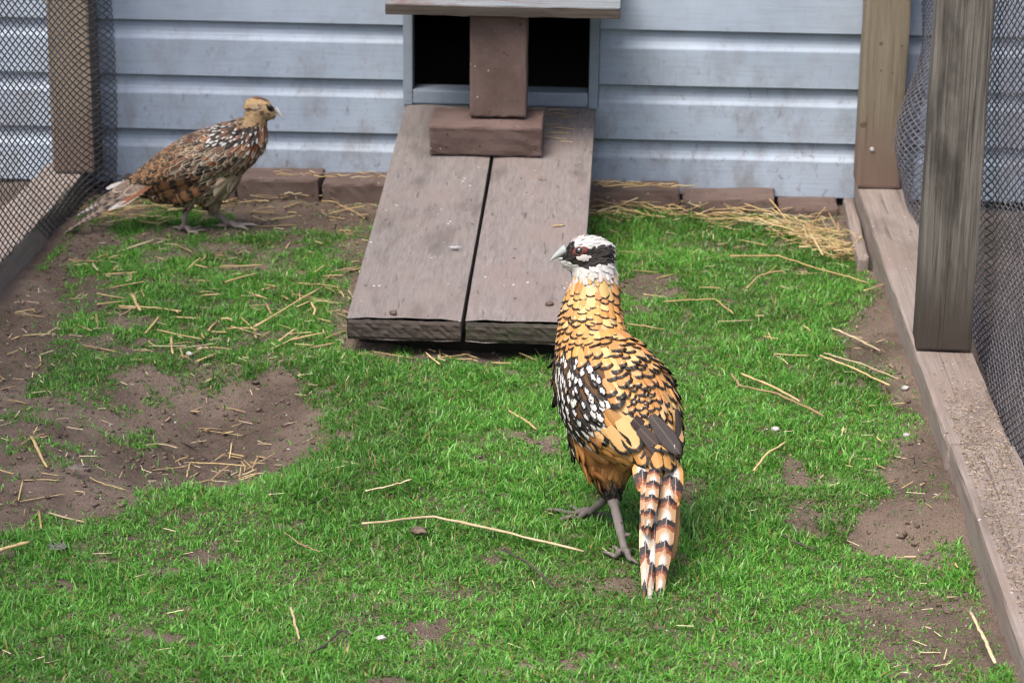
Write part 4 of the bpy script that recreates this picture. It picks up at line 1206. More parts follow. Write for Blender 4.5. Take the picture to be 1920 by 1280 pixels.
# ------------------------------------------------------------------ cock pheasant
def build_cock():
    Y0 = -1.93
    r = np.random.default_rng(77)
    nf = G(1172, 1042); ff = G(1090, 968)
    root = empty('pheasant', ((nf[0] + ff[0]) / 2, (nf[1] + ff[1]) / 2, float(H(nf[0], nf[1]))))
    tag(root, 'golden black-scalloped cock pheasant with white crown seen from behind, head turned left', 'pheasant', 'pheasants in the pen')
    side = np.array([0.9, 0.42, 0.0]); side /= np.linalg.norm(side)
    head_dir = np.array([-0.45, 0.89, 0])
    S0 = [(1237, 880, -.05, .020, .016), (1228, 855, -.035, .036, .028), (1208, 822, -.005, .056, .050), (1181, 782, .025, .074, .066), (1150, 738, .05, .078, .074), (1127, 692, .078, .064, .072),
          (1112, 648, .10, .050, .060), (1109, 606, .115, .042, .047), (1111, 570, .125, .037, .039), (1114, 540, .130, .033, .034), (1115, 515, .132, .031, .031), (1112, 492, .134, .028, .028), (1106, 476, .134, .018, .018)]
    st = []
    for px, py, dy, a, b in S0:
        c = W(px, py, Y0 + dy); st.append((*c, a, b))
    fr = loft_frames(np.array(st), side, 90)
    geos = [loft_geo(fr)]
    hc = W(1101, 477, Y0 + .134)
    ax = np.array(W(1060, 484, Y0 + .134)) - np.array(W(1101, 477, Y0 + .134)); ax /= np.linalg.norm(ax)
    ax = ax + np.array([0, -0.12, 0]); ax /= np.linalg.norm(ax)
    up = np.array([0, 0, 1.0]) - ax * ax[2]; up /= np.linalg.norm(up); sd = np.cross(ax, up)
    geos.append(ell_geo(hc, ax * .0325, sd * .0225, up * .0265))
    geos.append(ell_geo(hc + ax * .017 - up * .003, ax * .021, sd * .015, up * .0165))
    geos.append(ell_geo(hc - ax * .012 - up * .004, ax * .026, sd * .022, up * .024))
    geos.append(ell_geo(hc + ax * .028 - up * .004, ax * .012, sd * .0085, up * .010))
    # belly and chest mass
    geos.append(ell_geo(W(1150, 800, Y0 + .09), side * .066, np.array([-.3, .65, .0]) * .09, np.array([0, 0, .075])))
    geos.append(ell_geo(W(1112, 720, Y0 + .135), side * .058, np.array([-.3, .65, .3]) * .08, np.array([0, -.03, .075])))
    # folded wings, a low bulge on both sides
    geos.append(ell_geo(W(1098, 765, Y0 + .06), side * .028, np.array([.16, -.36, -.75]) * .115, np.array([.1, .45, -.3]) * .085))
    geos.append(ell_geo(W(1240, 792, Y0 + .015), side * .020, np.array([.16, -.30, -.85]) * .085, np.array([.1, .45, -.3]) * .07))
    # thighs
    nh = np.array(W(1150, 938, Y0 + .018)); fh = np.array(W(1140, 930, Y0 + .07))
    geos.append(tube_geo(smoothpath([W(1150, 850, Y0 + .05), W(1146, 895, Y0 + .035), nh], 10), np.linspace(.04, .0085, 10) ** 1.0, 14))
    geos.append(tube_geo(smoothpath([W(1140, 850, Y0 + .09), W(1138, 895, Y0 + .085), fh], 10), np.linspace(.036, .008, 10), 14))
    me = fuse(geos, 0.0034, 12)
    bvh = bvh_of(me)
    co = np.array([v.co[:] for v in me.vertices]); pc = proj(co)
    # ---- plumage zones
    Zs = dict(
        wing_white=[(1025, 675), (1062, 660), (1112, 690), (1140, 742), (1128, 808), (1094, 838), (1062, 826), (1030, 760)],
        breast=[(1020, 690), (1044, 684), (1058, 760), (1085, 850), (1060, 860), (1020, 760)],
        wing_gold=[(1112, 715), (1165, 735), (1200, 790), (1215, 850), (1150, 850), (1095, 822), (1135, 790), (1142, 742)],
        lower=[(1165, 712), (1215, 705), (1258, 790), (1258, 850), (1205, 825), (1180, 770)],
        rwing=[(1215, 690), (1300, 740), (1300, 850), (1258, 850), (1252, 780)],
        belly=[(1058, 812), (1095, 828), (1150, 852), (1185, 862), (1180, 915), (1100, 915)],
        rump=[(1160, 846), (1290, 838), (1290, 895), (1185, 895)])
    def zone(px, py, nrm_, P):
        if py < 520 or (py < 528 and px < 1100): return 'head'
        if np.dot(nrm_, FW) > 0.25: return 'front'
        for k in ('rump', 'wing_white', 'breast', 'wing_gold', 'rwing', 'lower', 'belly'):
            if inpoly(np.array([px]), np.array([py]), Zs[k])[0]: return k
        if py > 905: return 'thigh'
        if py < 648: return 'neck'
        return 'mantle'
    def headcol(px, py):
        crown = py < 458.0 + (px - 1058) * 0.055 + 5.5 * math.sin((px - 1062) / 28.0) * (px < 1120)
        if px < 1062 and py > 452: crown = False
        low = np.interp(px, [1050, 1063, 1080, 1094, 1115, 1135, 1150], [487, 491, 497.5, 500.5, 500, 495, 488])
        if crown: return 'w' if r.random() > 0.05 else 'd'
        if py < low and px < 1147: return 'k'
        return 'w'
    col = np.zeros((len(co), 3))
    vn = np.array([v.normal[:] for v in me.vertices])
    for i in range(len(co)):
        z = zone(pc[i, 0], pc[i, 1], vn[i], co[i])
        if z == 'head':
            h = headcol(pc[i, 0], pc[i, 1]); col[i] = WHITE if h == 'w' else (BLACK if h == 'k' else (.2, .18, .17))
        elif z == 'belly': col[i] = (.3, .14, .045)
        elif z == 'thigh': col[i] = BLACK
        elif z == 'neck': col[i] = (.42, .24, .09)
        else: col[i] = (.10, .05, .022)
    pcol(me, 'col', col)
    body = link('body', me, M_SKINCOL, root, True)
    # ---- rows of body feathers
    C_, T, S, Nn, a_, b_ = fr
    tn = len(C_)
    arc = np.concatenate([[0], np.cumsum(np.linalg.norm(np.diff(C_, axis=0), axis=1))])
    spec = {  # spacing along, spacing around, length, half width
        'neck': (.0074, .0172, .0215, .0114), 'mantle': (.0096, .0205, .030, .0142), 'wing_white': (.0095, .0110, .022, .0066), 'breast': (.0120, .0140, .030, .0085),
        'wing_gold': (.0150, .0230, .042, .0150), 'lower': (.0070, .0138, .019, .0092), 'rwing': (.0130, .0140, .036, .0088), 'belly': (.0150, .0180, .036, .0115), 'rump': (.0095, .0170, .026, .0105), 'front': (.015, .018, .033, .011)}
    pl = Plume()
    for zn, (da, dw, L_, Wd) in spec.items():
        s = 0.004; row = 0
        while s < arc[-1] * 0.99:
            i = float(np.interp(s, arc, np.arange(tn))); i0 = min(int(i), tn - 2); u = i - i0
            lerp = lambda A: A[i0] * (1 - u) + A[i0 + 1] * u
            c, t_, s_, n_, a, b = lerp(C_), lerp(T), lerp(S), lerp(Nn), lerp(a_), lerp(b_)
            cnt = max(6, int(2 * math.pi * math.sqrt((a * a + b * b) / 2) / dw))
            for k in range(cnt):
                th = 2 * math.pi * (k + 0.5 * (row % 2)) / cnt + r.normal() * 0.05
                dirv = math.sin(th) * s_ + math.cos(th) * n_
                o_ = c + dirv * 0.16
                l, nr, fi, ds = bvh.ray_cast(Vector(o_ + t_ * r.normal() * da * .18), Vector(-dirv), 0.16)
                if l is None: continue
                if nr.dot(Vector(dirv)) < 0: nr = -nr
                P = np.array(l); nr = np.array(nr)
                px, py = proj(P + nr * .003 - t_ * L_ * .55)
                if zone(px, py, nr, P) != zn: continue
                sc = 1 + r.normal() * .10; wk = 1.0
                D = -t_ + s_ * r.normal() * 0.06
                lift, cross, curl = .055, .42, .04
                c2 = WHITE; 
                if zn == 'neck':
                    c0 = jit(GOLD if r.random() < .7 else PALE, r); c1 = BLACK; prm = (.18 + .06 * r.random(), 0, 0); lift = .27 - .15 * sstep(590, 650, py)
                    if py < 535:
                        c0 = jit(WHITE if r.random() < .45 else PALE, r); c1 = jit((.12, .06, .03), r); prm = (.1, 0, 0); lift = .13; sc *= .7; wk = .5
                elif zn == 'mantle':
                    c0 = jit(GOLD if r.random() < .65 else PALE, r); c1 = BLACK; prm = (.22 + .10 * sstep(640, 720, py) + .06 * r.random(), 0, 0)
                elif zn == 'wing_white':
                    c0 = BLACK; c1 = BLACK; prm = (.1, .38 + .30 * r.random(), 0); c2 = jit(WHITE, r, .08)
                    if r.random() < .22: prm = (.1, .05, 0)
                elif zn == 'breast':
                    c0 = jit(CHEST, r) if r.random() < .6 else BLACK; c1 = BLACK; prm = (.25, .5 if r.random() < .5 else .1, 0); c2 = WHITE
                elif zn == 'wing_gold':
                    c0 = jit(GOLD if r.random() < .55 else PALE, r); c1 = BLACK; prm = (.36 + .12 * r.random(), 0, 0); lift = .10
                    D = D - s_ * .05
                elif zn == 'lower':
                    c0 = jit(GOLD, r); c1 = BLACK; prm = (.32 + .06 * r.random(), 0, 0); lift = .2
                elif zn == 'rwing':
                    c0 = jit(PALE if r.random() < .6 else GOLD, r); c1 = BLACK; prm = (.30, 0, 0); lift = .06
                elif zn == 'belly':
                    c0 = jit(TANO if r.random() < .7 else GOLD, r, .2); c1 = jit((.33, .13, .035), r); prm = (.18, 0, 0)
                    if r.random() < .10: c1 = BLACK; prm = (.35, 0, 0)
                elif zn == 'rump':
                    c0 = jit(GOLD, r); c1 = BLACK; prm = (.32, 0, 0)
                else:
                    if py > 885: continue
                    c0 = jit(CHEST, r); c1 = BLACK; prm = (.25, .4 if r.random() < .4 else 0, 0); c2 = WHITE
                pl.add(P, D, nr, L_ * sc, Wd * wk * (1 + r.normal() * .08), c0, c1, c2, prm, lift, cross, curl)
            s += da; row += 1
    plum = pl.build('body_feathers', root)
    plum['kind'] = 'stuff'
    # ---- head and collar: many small feathers
    P, Nr = surf_samples(me, 26000, 5, 0.0028)
    pp = proj(P)
    hp = Plume(); tf = Plume()
    eye_px = (1087, 470)
    for i in range(len(P)):
        px, py = pp[i]
        if py < 552 and px < 1185:
            if px < 1063 and 474 < py < 492 and px < 1056: continue
            dpy = py
            if ((px - 1088) / 20) ** 2 + ((py - 469) / 10) ** 2 < 1: continue
            if ((px - 1091) / 12) ** 2 + ((py - 481.5) / 6.5) ** 2 < 1 and py < 500:
                k_ = None
            else: k_ = None
            back = -ax if py < 500 else np.array([0, 0, -1.0]) + (-ax) * (.7 if py < 515 else .25)
            if py < 505:
                h = headcol(px + r.normal() * .8, py + r.normal() * .8)
                c = jit(WHITE, r, .07) if (h == 'w' or k_ == 'p') else (jit(BLACK, r) if h == 'k' else (.12, .1, .1))
                L_, w_, lf = .0078, .0020, .05
                if h == 'w' and py < 462: L_, w_, lf = .0100, .0019, .07
                hp.add(P[i], back + r.normal(size=3) * .22, Nr[i], L_ * (1 + .25 * r.normal()), w_, c, tuple(np.array(c) * .92), c, (.1, 0, 0), lf, .2, .05)
            elif py < 552 and r.random() < .5:
                t_ = sstep(517, 550, py + r.normal() * 6)
                c = np.array(WHITE) * (1 - t_) + np.array(PALE if r.random() < .5 else GOLD) * t_
                e1 = BLACK if (r.random() < .16 + .3 * t_ * (px > 1120)) else tuple(c * .7)
                hp.add(P[i], np.array([0, 0, -1.0]) - ax * .35 + r.normal(size=3) * .35, Nr[i], .0105 * (1 + .3 * r.normal()), .0029, jit(c, r, .1), e1, c, (.16, 0, 0), .2, .25, .06)
        elif py > 872 and px < 1182 and px > 1105:
            t_ = sstep(880, 908, py + r.normal() * 5)
            c = np.array(TANO) * (1 - t_) + np.array(BLACK) * t_
            if r.random() < .6: tf.add(P[i], np.array([0, 0, -1.0]) + r.normal(size=3) * .2, Nr[i], .016 * (1 - .35 * t_), .0046, jit(c, r), tuple(np.array(c) * .5), c, (.2, 0, 0), .12, .3, .05)
    hf = hp.build('head_feathers', root); hf['kind'] = 'stuff'
    tq = tf.build('thigh_feathers', root); tq['kind'] = 'stuff'
    # ---- eye, bare skin, white cheek patch
    ep, en = cam_hit(bvh, 1087, 470)
    ep = ep - en * .001
    def cap(name, c, n_, rx, ry, h, mat, parent):
        n_ = np.array(n_) / np.linalg.norm(n_); x_ = ax - n_ * (ax @ n_); x_ /= np.linalg.norm(x_); y_ = np.cross(n_, x_)
        V, F = ell_geo(c, x_ * rx, y_ * ry, n_ * h, 18)
        return link(name, mesh(name, V, F), mat, parent, True)
    sk = cap('eye_skin', ep - en * .0005, en, .0120, .0064, .0022, M_RED, root)
    cap('eye_ring', ep + en * .0012 + ax * .001, en, .0064, .0062, .0018, M_IRIS, sk)
    cap('eye', ep + en * .0012 + ax * .001, en, .0054, .0052, .0030, M_EYE, root)
    cp, cn = cam_hit(bvh, 1092, 482)
    wp = Plume()
    for k in range(30):
        q, qn = cam_hit(bvh, 1089 + r.normal() * 4.2, 482.5 + r.normal() * 1.5)
        if q is None: continue
        wp.add(q + qn * .0009, -ax - up * .25 + r.normal(size=3) * .12, qn, .0062, .002, jit(WHITE, r, .05), WHITE, WHITE, (.05, 0, 0), .12, .2, .05)
    wp.build('cheek_patch', root)
    # ---- beak
    beak(root, W(1056, 477, Y0 + .131), W(1029, 487, Y0 + .127), (0, 0, 1), .0072, .0128, M_BEAK)
    # ---- big wing feathers laid on the folded wings
    def laid(name, p0, p1, wdt, c0, c1, prm, off=.004, cross=.06, n=12, c2=WHITE, mat=None, blunt=.45):
        A, an = cam_hit(bvh, *p0); B, bn = cam_hit(bvh, *p1)
        if A is None: return
        if B is None:
            t0 = ((A - CAM) @ FW); d = ray(*p1); B = CAM + d * (t0 - .012); bn = an
        f = Plume(); A = A + an * off; B = B + bn * (off + .004)
        nn = (an + bn) / 2
        f.add(A, B - A, nn, np.linalg.norm(B - A), wdt, c0, c1, c2, prm, .03, cross, .03, blunt)
        return f.build(name, root, mat)
    for q in (
              ((1162, 786), (1200, 846), .0140, PALE, BLACK, (.30, 0, 0)), ((1142, 800), (1184, 848), .0135, PALE, BLACK, (.34, 0, 0))):
        laid('wing_feather', *q, off=.004 + .002 * r.random())
    for p0, p1, w_, of in (((1186, 786), (1264, 860), .0150, .010), ((1198, 806), (1254, 862), .0130, .013), ((1216, 782), (1274, 848), .0130, .010), ((1256, 772), (1268, 856), .0100, .012)):
        laid('flight_feather', p0, p1, w_, jit(BROWN, r), (.03, .023, .021), (.12, 0, 0), of, blunt=.15)
    for q in (((1240, 735), (1275, 800), .0075, PALE, BLACK, (.3, 0, 0)), ((1258, 770), (1277, 838), .0085, PALE, BLACK, (.3, 0, 0))):
        laid('wing_feather', *q, off=.004)
    # ---- tail
    def tail(p0, d0, p1, d1, wdt, cbase, period, phase, bow=.01, tipn=.25):
        A = np.array(W(*p0, Y0 + d0)); B = np.array(W(*p1, Y0 + d1)) ; n = 22; m = 7
        ax_ = B - A; L_ = np.linalg.norm(ax_); t_ = ax_ / L_
        nrm_ = -FW - t_ * (-FW @ t_); nrm_ /= np.linalg.norm(nrm_); s_ = np.cross(t_, nrm_)
        V = []; uv = []
        for i in range(n):
            t = i / (n - 1)
            w = wdt * (0.55 + 0.45 * sstep(0, .3, t)) * (1 - (1 - tipn) * sstep(.55, 1.0, t)) * (1 if i < n - 1 else .25)
            for j in range(m):
                x = j / (m - 1) * 2 - 1
                V.append(A + ax_ * t + s_ * x * w + nrm_ * (bow * math.sin(math.pi * t) - .30 * w * abs(x) + .0004 * r.normal())); uv.append((x, t * L_ / period + phase))
        F = np.array([[i * m + j, i * m + j + 1, (i + 1) * m + j + 1, (i + 1) * m + j] for i in range(n - 1) for j in range(m - 1)])
        me_ = fastmesh('tail_feather', V, F)
        ul = me_.uv_layers.new(name='UVMap'); ul.data.foreach_set('uv', np.array(uv)[F.ravel()].astype(np.float32).ravel())
        pcol(me_, 'c0', np.tile(np.array(cbase), (len(V), 1)))
        return link('tail_feather', me_, M_TAIL, root, True)
    TN = (.33, .2, .105)
    tail((1215, 868), -.045, (1207, 1122), -.165, .0088, (.42, .34, .24), .050, .30, .004, .3)
    tail((1236, 868), -.047, (1217, 1140), -.172, .0085, (.3, .25, .2), .055, .1, .002, .3)
    tail((1258, 868), -.046, (1236, 1122), -.164, .0120, TN, .031, .02, .009, .45)
    for (p0, d0, p1, d1, w_, cc) in (((1264, 862), -.044, (1262, 1048), -.128, .0115, (.37, .215, .1)), ((1252, 858), -.050, (1256, 985), -.104, .0085, (.44, .25, .11))):
        A = np.array(W(*p0, Y0 + d0)); B = np.array(W(*p1, Y0 + d1)); f = Plume()
        f.add(A, B - A, -FW, np.linalg.norm(B - A), w_, cc, (.2, .075, .03), CHEST, (.07, 0, 0, .5), .02, .2, .02, .35)
        f.build('tail_feather', root)
    tail((1217, 866), -.050, (1209, 1000), -.118, .0095, TN, .021, .35, .012, .5)
    tail((1228, 864), -.054, (1213, 1003), -.122, .0090, TN, .020, .0, .014, .5)
    tail((1202, 862), -.046, (1206, 922), -.085, .0125, (.52, .26, .085), .05, .2, .008, .6)
    tail((1266, 862), -.035, (1266, 950), -.085, .0105, GOLD, .06, .1, .008, .5)
    # ---- legs
    nfz = float(H(nf[0], nf[1])); ffz = float(H(ff[0], ff[1]))
    hd = math.atan2(head_dir[1], head_dir[0])
    leg(root, nh, (nf[0], nf[1], nfz + .012), [(hd - .7, .8, 0), (hd - .1, .9, 0), (hd + .5, .7, 0), (hd + 3.4, .45, 0)], .0072, .0052, M_LEG, .045,
        (np.array(W(1173, 1003, Y0 - .012)), np.array(W(1182, 1001, Y0 - .02))))
    hl = math.radians(165)
    leg(root, fh, (ff[0] + .012, ff[1], ffz + .013), [(hl - .6, .75, 0), (hl - .05, 1.05, 0), (hl + .6, .7, 0), (hl + 3.3, .45, 0)], .0068, .0055, M_LEG, .056)
    return root
build_cock()

# ------------------------------------------------------------------ hen pheasant
def build_hen():
    Y0 = -0.345
    r = np.random.default_rng(99)
    f1 = G(345, 441); f2 = G(428, 436)
    root = empty('pheasant', ((f1[0] + f2[0]) / 2, (f1[1] + f2[1]) / 2, float(H(f1[0], f1[1]))))
    tag(root, 'mottled brown hen pheasant walking right in front of the shed', 'pheasant', 'pheasants in the pen')
    side = np.array([0.0, -1.0, 0.0])
    # centre line with half width (towards us) and half height, both from the outline
    S0 = [(252, 341, .012, .012), (272, 334, .026, .022), (300, 325, .040, .033), (335, 312, .053, .044), (375, 300, .060, .053), (412, 288, .058, .0555), (444, 271, .050, .0500), (463, 258, .040, .0420), (473, 245, .031, .0325), (478, 232, .0235, .0250), (481, 219, .0205, .0215), (485, 208, .018, .018)]
    st = [(*W(px, py, Y0), a, b) for px, py, a, b in S0]
    fr = loft_frames(np.array(st), side, 80)
    geos = [loft_geo(fr)]
    hc = np.array(W(489, 205, Y0)); axx = np.array(W(520, 214, Y0)) - hc; axx /= np.linalg.norm(axx)
    up = np.array([0, 0, 1.0]) - axx * axx[2]; up /= np.linalg.norm(up); sd = np.cross(axx, up)
    geos.append(ell_geo(hc - axx * .003, axx * .029, sd * .0195, up * .0225))
    geos.append(ell_geo(hc + axx * .017 - up * .003, axx * .0165, sd * .012, up * .0135))
    geos.append(ell_geo(W(447, 244, Y0), (.03, 0, .01), (0, .034, 0), (0, 0, .0225)))
    geos.append(ell_geo(W(348, 342, Y0), (0.075, 0, .02), (0, .048, 0), (0, 0, .036)))
    geos.append(ell_geo(W(402, 328, Y0), (0.06, 0, .03), (0, .05, 0), (-.01, 0, .05)))
    k1 = np.array(W(349, 388, Y0 - .022)); k2 = np.array(W(403, 396, Y0 + .018))
    geos.append(tube_geo(smoothpath([W(368, 345, Y0 - .022), W(356, 370, Y0 - .022), k1], 8), np.linspace(.027, .0065, 8), 12))
    geos.append(tube_geo(smoothpath([W(392, 345, Y0 + .018), W(400, 375, Y0 + .018), k2], 8), np.linspace(.027, .007, 8), 12))
    me = fuse(geos, 0.0036, 5)
    bvh = bvh_of(me)
    co = np.array([v.co[:] for v in me.vertices]); pc = proj(co)
    BUFF = (.37, .255, .135); WARM = (.125, .062, .036); DK = (.02, .015, .013); CREAM = (.42, .345, .26); GREYB = (.15, .112, .09); RUF = (.17, .055, .022)
    def zone(px, py):
        # distance along the body axis and above it, in photo pixels
        if py < 236 - max(0, (470 - px)) * .5 and px > 440: return 'head'
        u = ((px - 280) * .86 + (330 - py) * .5); v = (-(px - 280) * .5 + (330 - py) * -.86)  # v > 0 lower
        if px > 392 and py < 272 and px < 484 and v < 40 - 0: return 'mantle'
        if px > 455 and py > 236: return 'breast'
        if py > 338 + (350 - px) * .12 and px > 395: return 'belly'
        if u > 130 and v > 62: return 'breast'
        if v > 78: return 'belly'
        if v > 46 and px < 385: return 'primary'
        if px < 330 and v < 18: return 'rump'
        return 'back'
    col = np.zeros((len(co), 3))
    for i in range(len(co)):
        z = zone(*pc[i])
        col[i] = dict(head=BUFF, mantle=DK, breast=(.17, .07, .035), belly=(.3, .24, .17), primary=(.07, .04, .025), rump=(.1, .06, .035), back=(.13, .075, .045))[z]
        if z == 'head':
            px, py = pc[i]
            if py < 190 + (px - 497) * .28 and px > 470: col[i] = (.15, .06, .03)
        if pc[i, 1] > 372: col[i] = (.33, .27, .2)
    pcol(me, 'col', col)
    link('body', me, M_SKINCOL, root, True)
    spec = {'mantle': (.0085, .0105, .020, .0062), 'breast': (.0090, .0105, .024, .0064), 'belly': (.012, .012, .031, .0070), 'primary': (.0115, .0120, .040, .0080), 'rump': (.0085, .0102, .023, .0062), 'back': (.0088, .0104, .027, .0064)}
    C_, T, S, Nn, a_, b_ = fr
    tn = len(C_); arc = np.concatenate([[0], np.cumsum(np.linalg.norm(np.diff(C_, axis=0), axis=1))])
    pl = Plume()
    for zn, (da, dw, L_, Wd) in spec.items():
        s = .002; row = 0
        while s < arc[-1] * .99:
            i = float(np.interp(s, arc, np.arange(tn))); i0 = min(int(i), tn - 2); u = i - i0
            lerp = lambda A: A[i0] * (1 - u) + A[i0 + 1] * u
            c, t_, s_, n_, a, b = lerp(C_), lerp(T), lerp(S), lerp(Nn), lerp(a_), lerp(b_)
            cnt = max(6, int(2 * math.pi * math.sqrt((a * a + b * b) / 2) / dw))
            for k in range(cnt):
                th = 2 * math.pi * (k + .5 * (row % 2)) / cnt + r.normal() * .06
                dirv = math.sin(th) * s_ + math.cos(th) * n_
                l, nr, fi, ds = bvh.ray_cast(Vector(c + dirv * .14 + t_ * r.normal() * da * .2), Vector(-dirv), .14)
                if l is None: continue
                if nr.dot(Vector(dirv)) < 0: nr = -nr
                P = np.array(l); nr = np.array(nr)
                px, py = proj(P + nr * .003 - t_ * L_ * .5)
                if zone(px, py) != zn: continue
                D = -t_ + s_ * r.normal() * .1
                if zn in ('back', 'primary', 'belly'): D = D + np.array([0, 0, -.12])
                c2 = WHITE; lift = .14
                q = r.random()
                if zn == 'mantle':
                    c0, c1, prm = DK, BLACK, (.2, .28 + .2 * r.random(), 0)
                    if q < .3: c0, prm = jit(WARM, r), (.3, .3, 0)
                elif zn == 'breast':
                    c0 = jit(RUF if q < .6 else WARM, r, .2); c1 = jit(CREAM if q < .55 else GREYB, r); prm = (.17, 0, 0)
                    if r.random() < .3: prm = (.15, .36, 0)
                elif zn == 'belly':
                    c0 = jit((.34, .26, .17) if q < .6 else (.2, .13, .08), r, .2); c1 = jit(CREAM, r); prm = (.25, 0, 0)
                elif zn == 'primary':
                    c0 = jit((.19, .092, .042), r, .2); c1 = jit(DK, r); prm = (.10, 0, .95)
                elif zn == 'rump':
                    c0 = jit(DK if q < .6 else WARM, r); c1 = jit((.34, .2, .1), r, .2); prm = (.24, 0, .4 * r.random())
                else:
                    c0 = jit(WARM if q < .38 else (GREYB if q < .5 else (DK if q < .9 else RUF)), r, .25); c1 = jit(CREAM if r.random() < .6 else (.26, .16, .09), r, .15); prm = (.10 + .10 * r.random(), 0, 0)
                    if r.random() < .5: c2 = BLACK; prm = (prm[0], .40, 0)
                pl.add(P, D, nr, L_ * (1 + r.normal() * .12), Wd * (1 + r.normal() * .1), c0, c1, c2, (*prm, .9 if zn in ('back', 'breast') and r.random() < .6 else .1), lift, .38, .08)
            s += da; row += 1
    o = pl.build('body_feathers', root); o['kind'] = 'stuff'
    # ---- head feathers
    P, Nr = surf_samples(me, 16000, 15, .0034); pp = proj(P); hp = Plume(); tp = Plume()
    for i in range(len(P)):
        px, py = pp[i]
        if py < 240 and px > 442:
            if px > 516: continue
            if ((px - 505) / 9) ** 2 + ((py - 203) / 6) ** 2 < 1: continue
            qx, qy = px + r.normal() * 1.2, py + r.normal() * 1.2
            c = np.array(BUFF) * (1.05 if qy < 212 else .85)
            if qy < 189.5 + (qx - 497) * .30 and qx > 472: c = np.array((.15, .062, .032))
            elif ((qx - 483) / 10) ** 2 + ((qy - 203) / 6) ** 2 < 1: c = np.array((.22, .17, .15)) * (1.5 if r.random() < .25 else .8)
            elif abs(qy - (206 + (qx - 480) * -.02)) < 2.2 and 462 < qx < 492: c = np.array((.1, .06, .04))
            elif abs(qy - 213) < 1.5 and qx > 490: c = np.array((.12, .08, .05))
            if qx < 460 and qy > 212: c = np.array(BUFF) * .6 if r.random() < .5 else np.array(DK)
            hp.add(P[i], -axx + np.array([0, 0, -.35 if py > 214 else 0]) + r.normal(size=3) * .2, Nr[i], .0080 * (1 + .2 * r.normal()), .0022, jit(c, r, .08), tuple(c * .9), c, (.15, 0, 0), .07, .2, .05)
        elif py > 366 and r.random() < .6:
            c = np.array((.34, .27, .19)) if px > 380 else np.array((.24, .18, .13))
            tp.add(P[i], np.array([0, 0, -1.0]) + r.normal(size=3) * .25, Nr[i], .016, .0045, jit(c, r, .2), tuple(c * .6), c, (.2, 0, 0), .12, .3, .05)
    hp.build('head_feathers', root)['kind'] = 'stuff'
    tp.build('thigh_feathers', root)['kind'] = 'stuff'
    ep, en = cam_hit(bvh, 503.5, 202.5)
    def cap(name, c, rx, ry, h, mat, parent):
        V, F = ell_geo(c, axx * rx, up * ry, np.array(en) * h, 16)
        return link(name, mesh(name, V, F), mat, parent, True)
    cap('eye_skin', ep - en * .0004, .0125, .0072, .0024, mat_plain('dark eye skin', (.03, .02, .018), (.05, .03, .025), 200), root)
    cap('eye', ep + en * .0008, .0066, .0062, .0030, M_EYE, root)
    beak(root, W(517, 210, Y0), W(533, 223, Y0), (.35, 0, 1), .0066, .0100, M_BEAK_H)
    # ---- wing quills hanging over the flank
    for k, (p0, p1) in enumerate((((372, 338), (284, 384)), ((366, 344), (292, 383)), ((378, 346), (308, 382)), ((360, 332), (282, 372)), ((384, 350), (326, 380)))):
        A, an = cam_hit(bvh, *p0)
        if A is None: continue
        d = ray(*p1); B = CAM + d * (((A - CAM) @ FW) + .0)
        f = Plume(); f.add(A + an * (.005 + .0015 * k), B - A, an, np.linalg.norm(B - A), .0125, jit((.2, .095, .045), r), DK, CREAM, (.10, 0, 1.0), .0, .15, .0, .8)
        f.build('flight_feather', root)
    # ---- tail
    def tail(p0, p1, dy0, dy1, w, c0, c1, prm, tipc=None):
        A = np.array(W(*p0, Y0 + dy0)); B = np.array(W(*p1, Y0 + dy1))
        f = Plume(); nn = np.array([-.25, -.75, .6])
        f.add(A, B - A, nn, np.linalg.norm(B - A), w, c0, c1, tipc or WHITE, prm, .0, .2, .0, .6)
        return f.build('tail_feather', root, M_FEATHER_BAR)
    tail((282, 330), (126, 446), -.012, -.03, .0085, (.17, .125, .1), DK, (.16, .0, 1.0, .5))
    tail((280, 334), (142, 432), -.018, -.035, .0090, (.19, .14, .11), DK, (.16, .0, .9, .5))
    tail((278, 326), (147, 408), .004, -.01, .0085, (.2, .145, .11), DK, (.2, .3, .8))
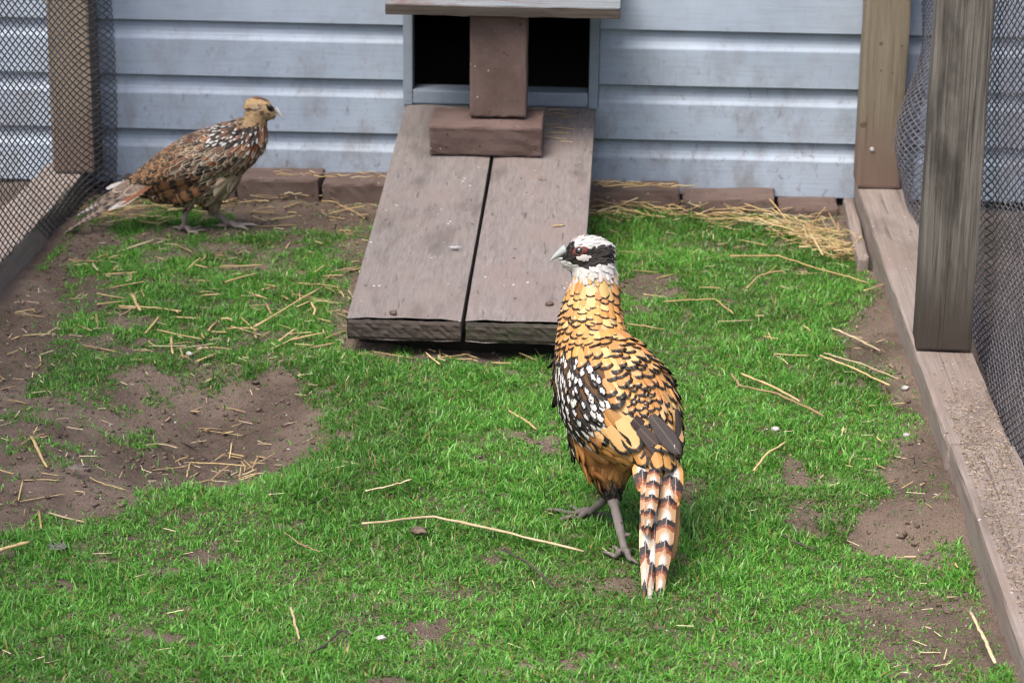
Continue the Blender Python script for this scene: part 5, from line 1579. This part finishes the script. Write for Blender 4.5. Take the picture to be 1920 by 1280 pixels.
    tail((276, 322), (172, 392), .010, .0, .0085, (.2, .15, .11), DK, (.2, .3, .8))
    tail((282, 342), (204, 402), -.022, -.03, .0065, WHITE, (.3, .12, .05), (.2, 0, 0))
    tail((296, 338), (222, 392), -.024, -.03, .0085, (.2, .07, .03), WHITE, (.18, .2, .0))
    tail((270, 322), (201, 356), .012, .012, .0080, DK, DK, (.1, .62, 0))
    tail((282, 324), (214, 362), -.004, -.004, .0105, (.16, .11, .085), CREAM, (.16, .0, .2))
    tail((290, 332), (236, 368), -.02, -.02, .0110, (.17, .12, .09), CREAM, (.16, .3, .2), DK)
    # ---- legs
    z1 = float(H(f1[0], f1[1])); z2 = float(H(f2[0], f2[1]))
    leg(root, k1, (f1[0], f1[1], z1 + .010), [(-.55, .9, 0), (0.0, 1.0, 0), (.6, .9, 0), (3.1, .45, 0)], .0062, .0052, M_LEG_H, .038)
    leg(root, k2, (f2[0], f2[1], z2 + .010), [(-.45, .9, 0), (0.02, 1.15, 0), (.55, .9, 0), (3.1, .45, 0)], .0064, .0052, M_LEG_H, .045)
    return root
build_hen()

# lost down feathers on the ground
def down(px, py, ang, L_, c, label, zz=None):
    p = G(px, py, zz or 0); z = float(H(p[0], p[1])) + .012 if zz is None else zz
    f = Plume(); rr = np.random.default_rng(int(px))
    for k in range(30):
        a = ang + rr.normal() * .5
        f.add((p[0] + rr.normal() * .003, p[1] + rr.normal() * .003, z), (math.cos(a), math.sin(a), 0), (0, 0, 1), L_ * .75 * (.3 + .7 * rr.random()), .0008, jit(c, rr), tuple(np.array(c) * .6), c, (.2, 0, 0), .15 + .1 * rr.random(), .1, .1)
    o = f.build('down_feather', None); tag(o, label, 'feather')
down(118, 1042, 2.8, .035, (.16, .15, .15), 'grey down feather on the grass at the far left')
down(135, 908, .2, .035, (.2, .18, .17), 'grey down feather lying on the left bare earth')
down(848, 464, 0.0, .016, (.55, .58, .62), 'tiny pale feather in the middle of the left plank', ramp_z(min(np.linspace(RY0, RY1, 400), key=lambda y: abs(proj((-.3, y, ramp_z(y)))[1] - 464))) + .004)
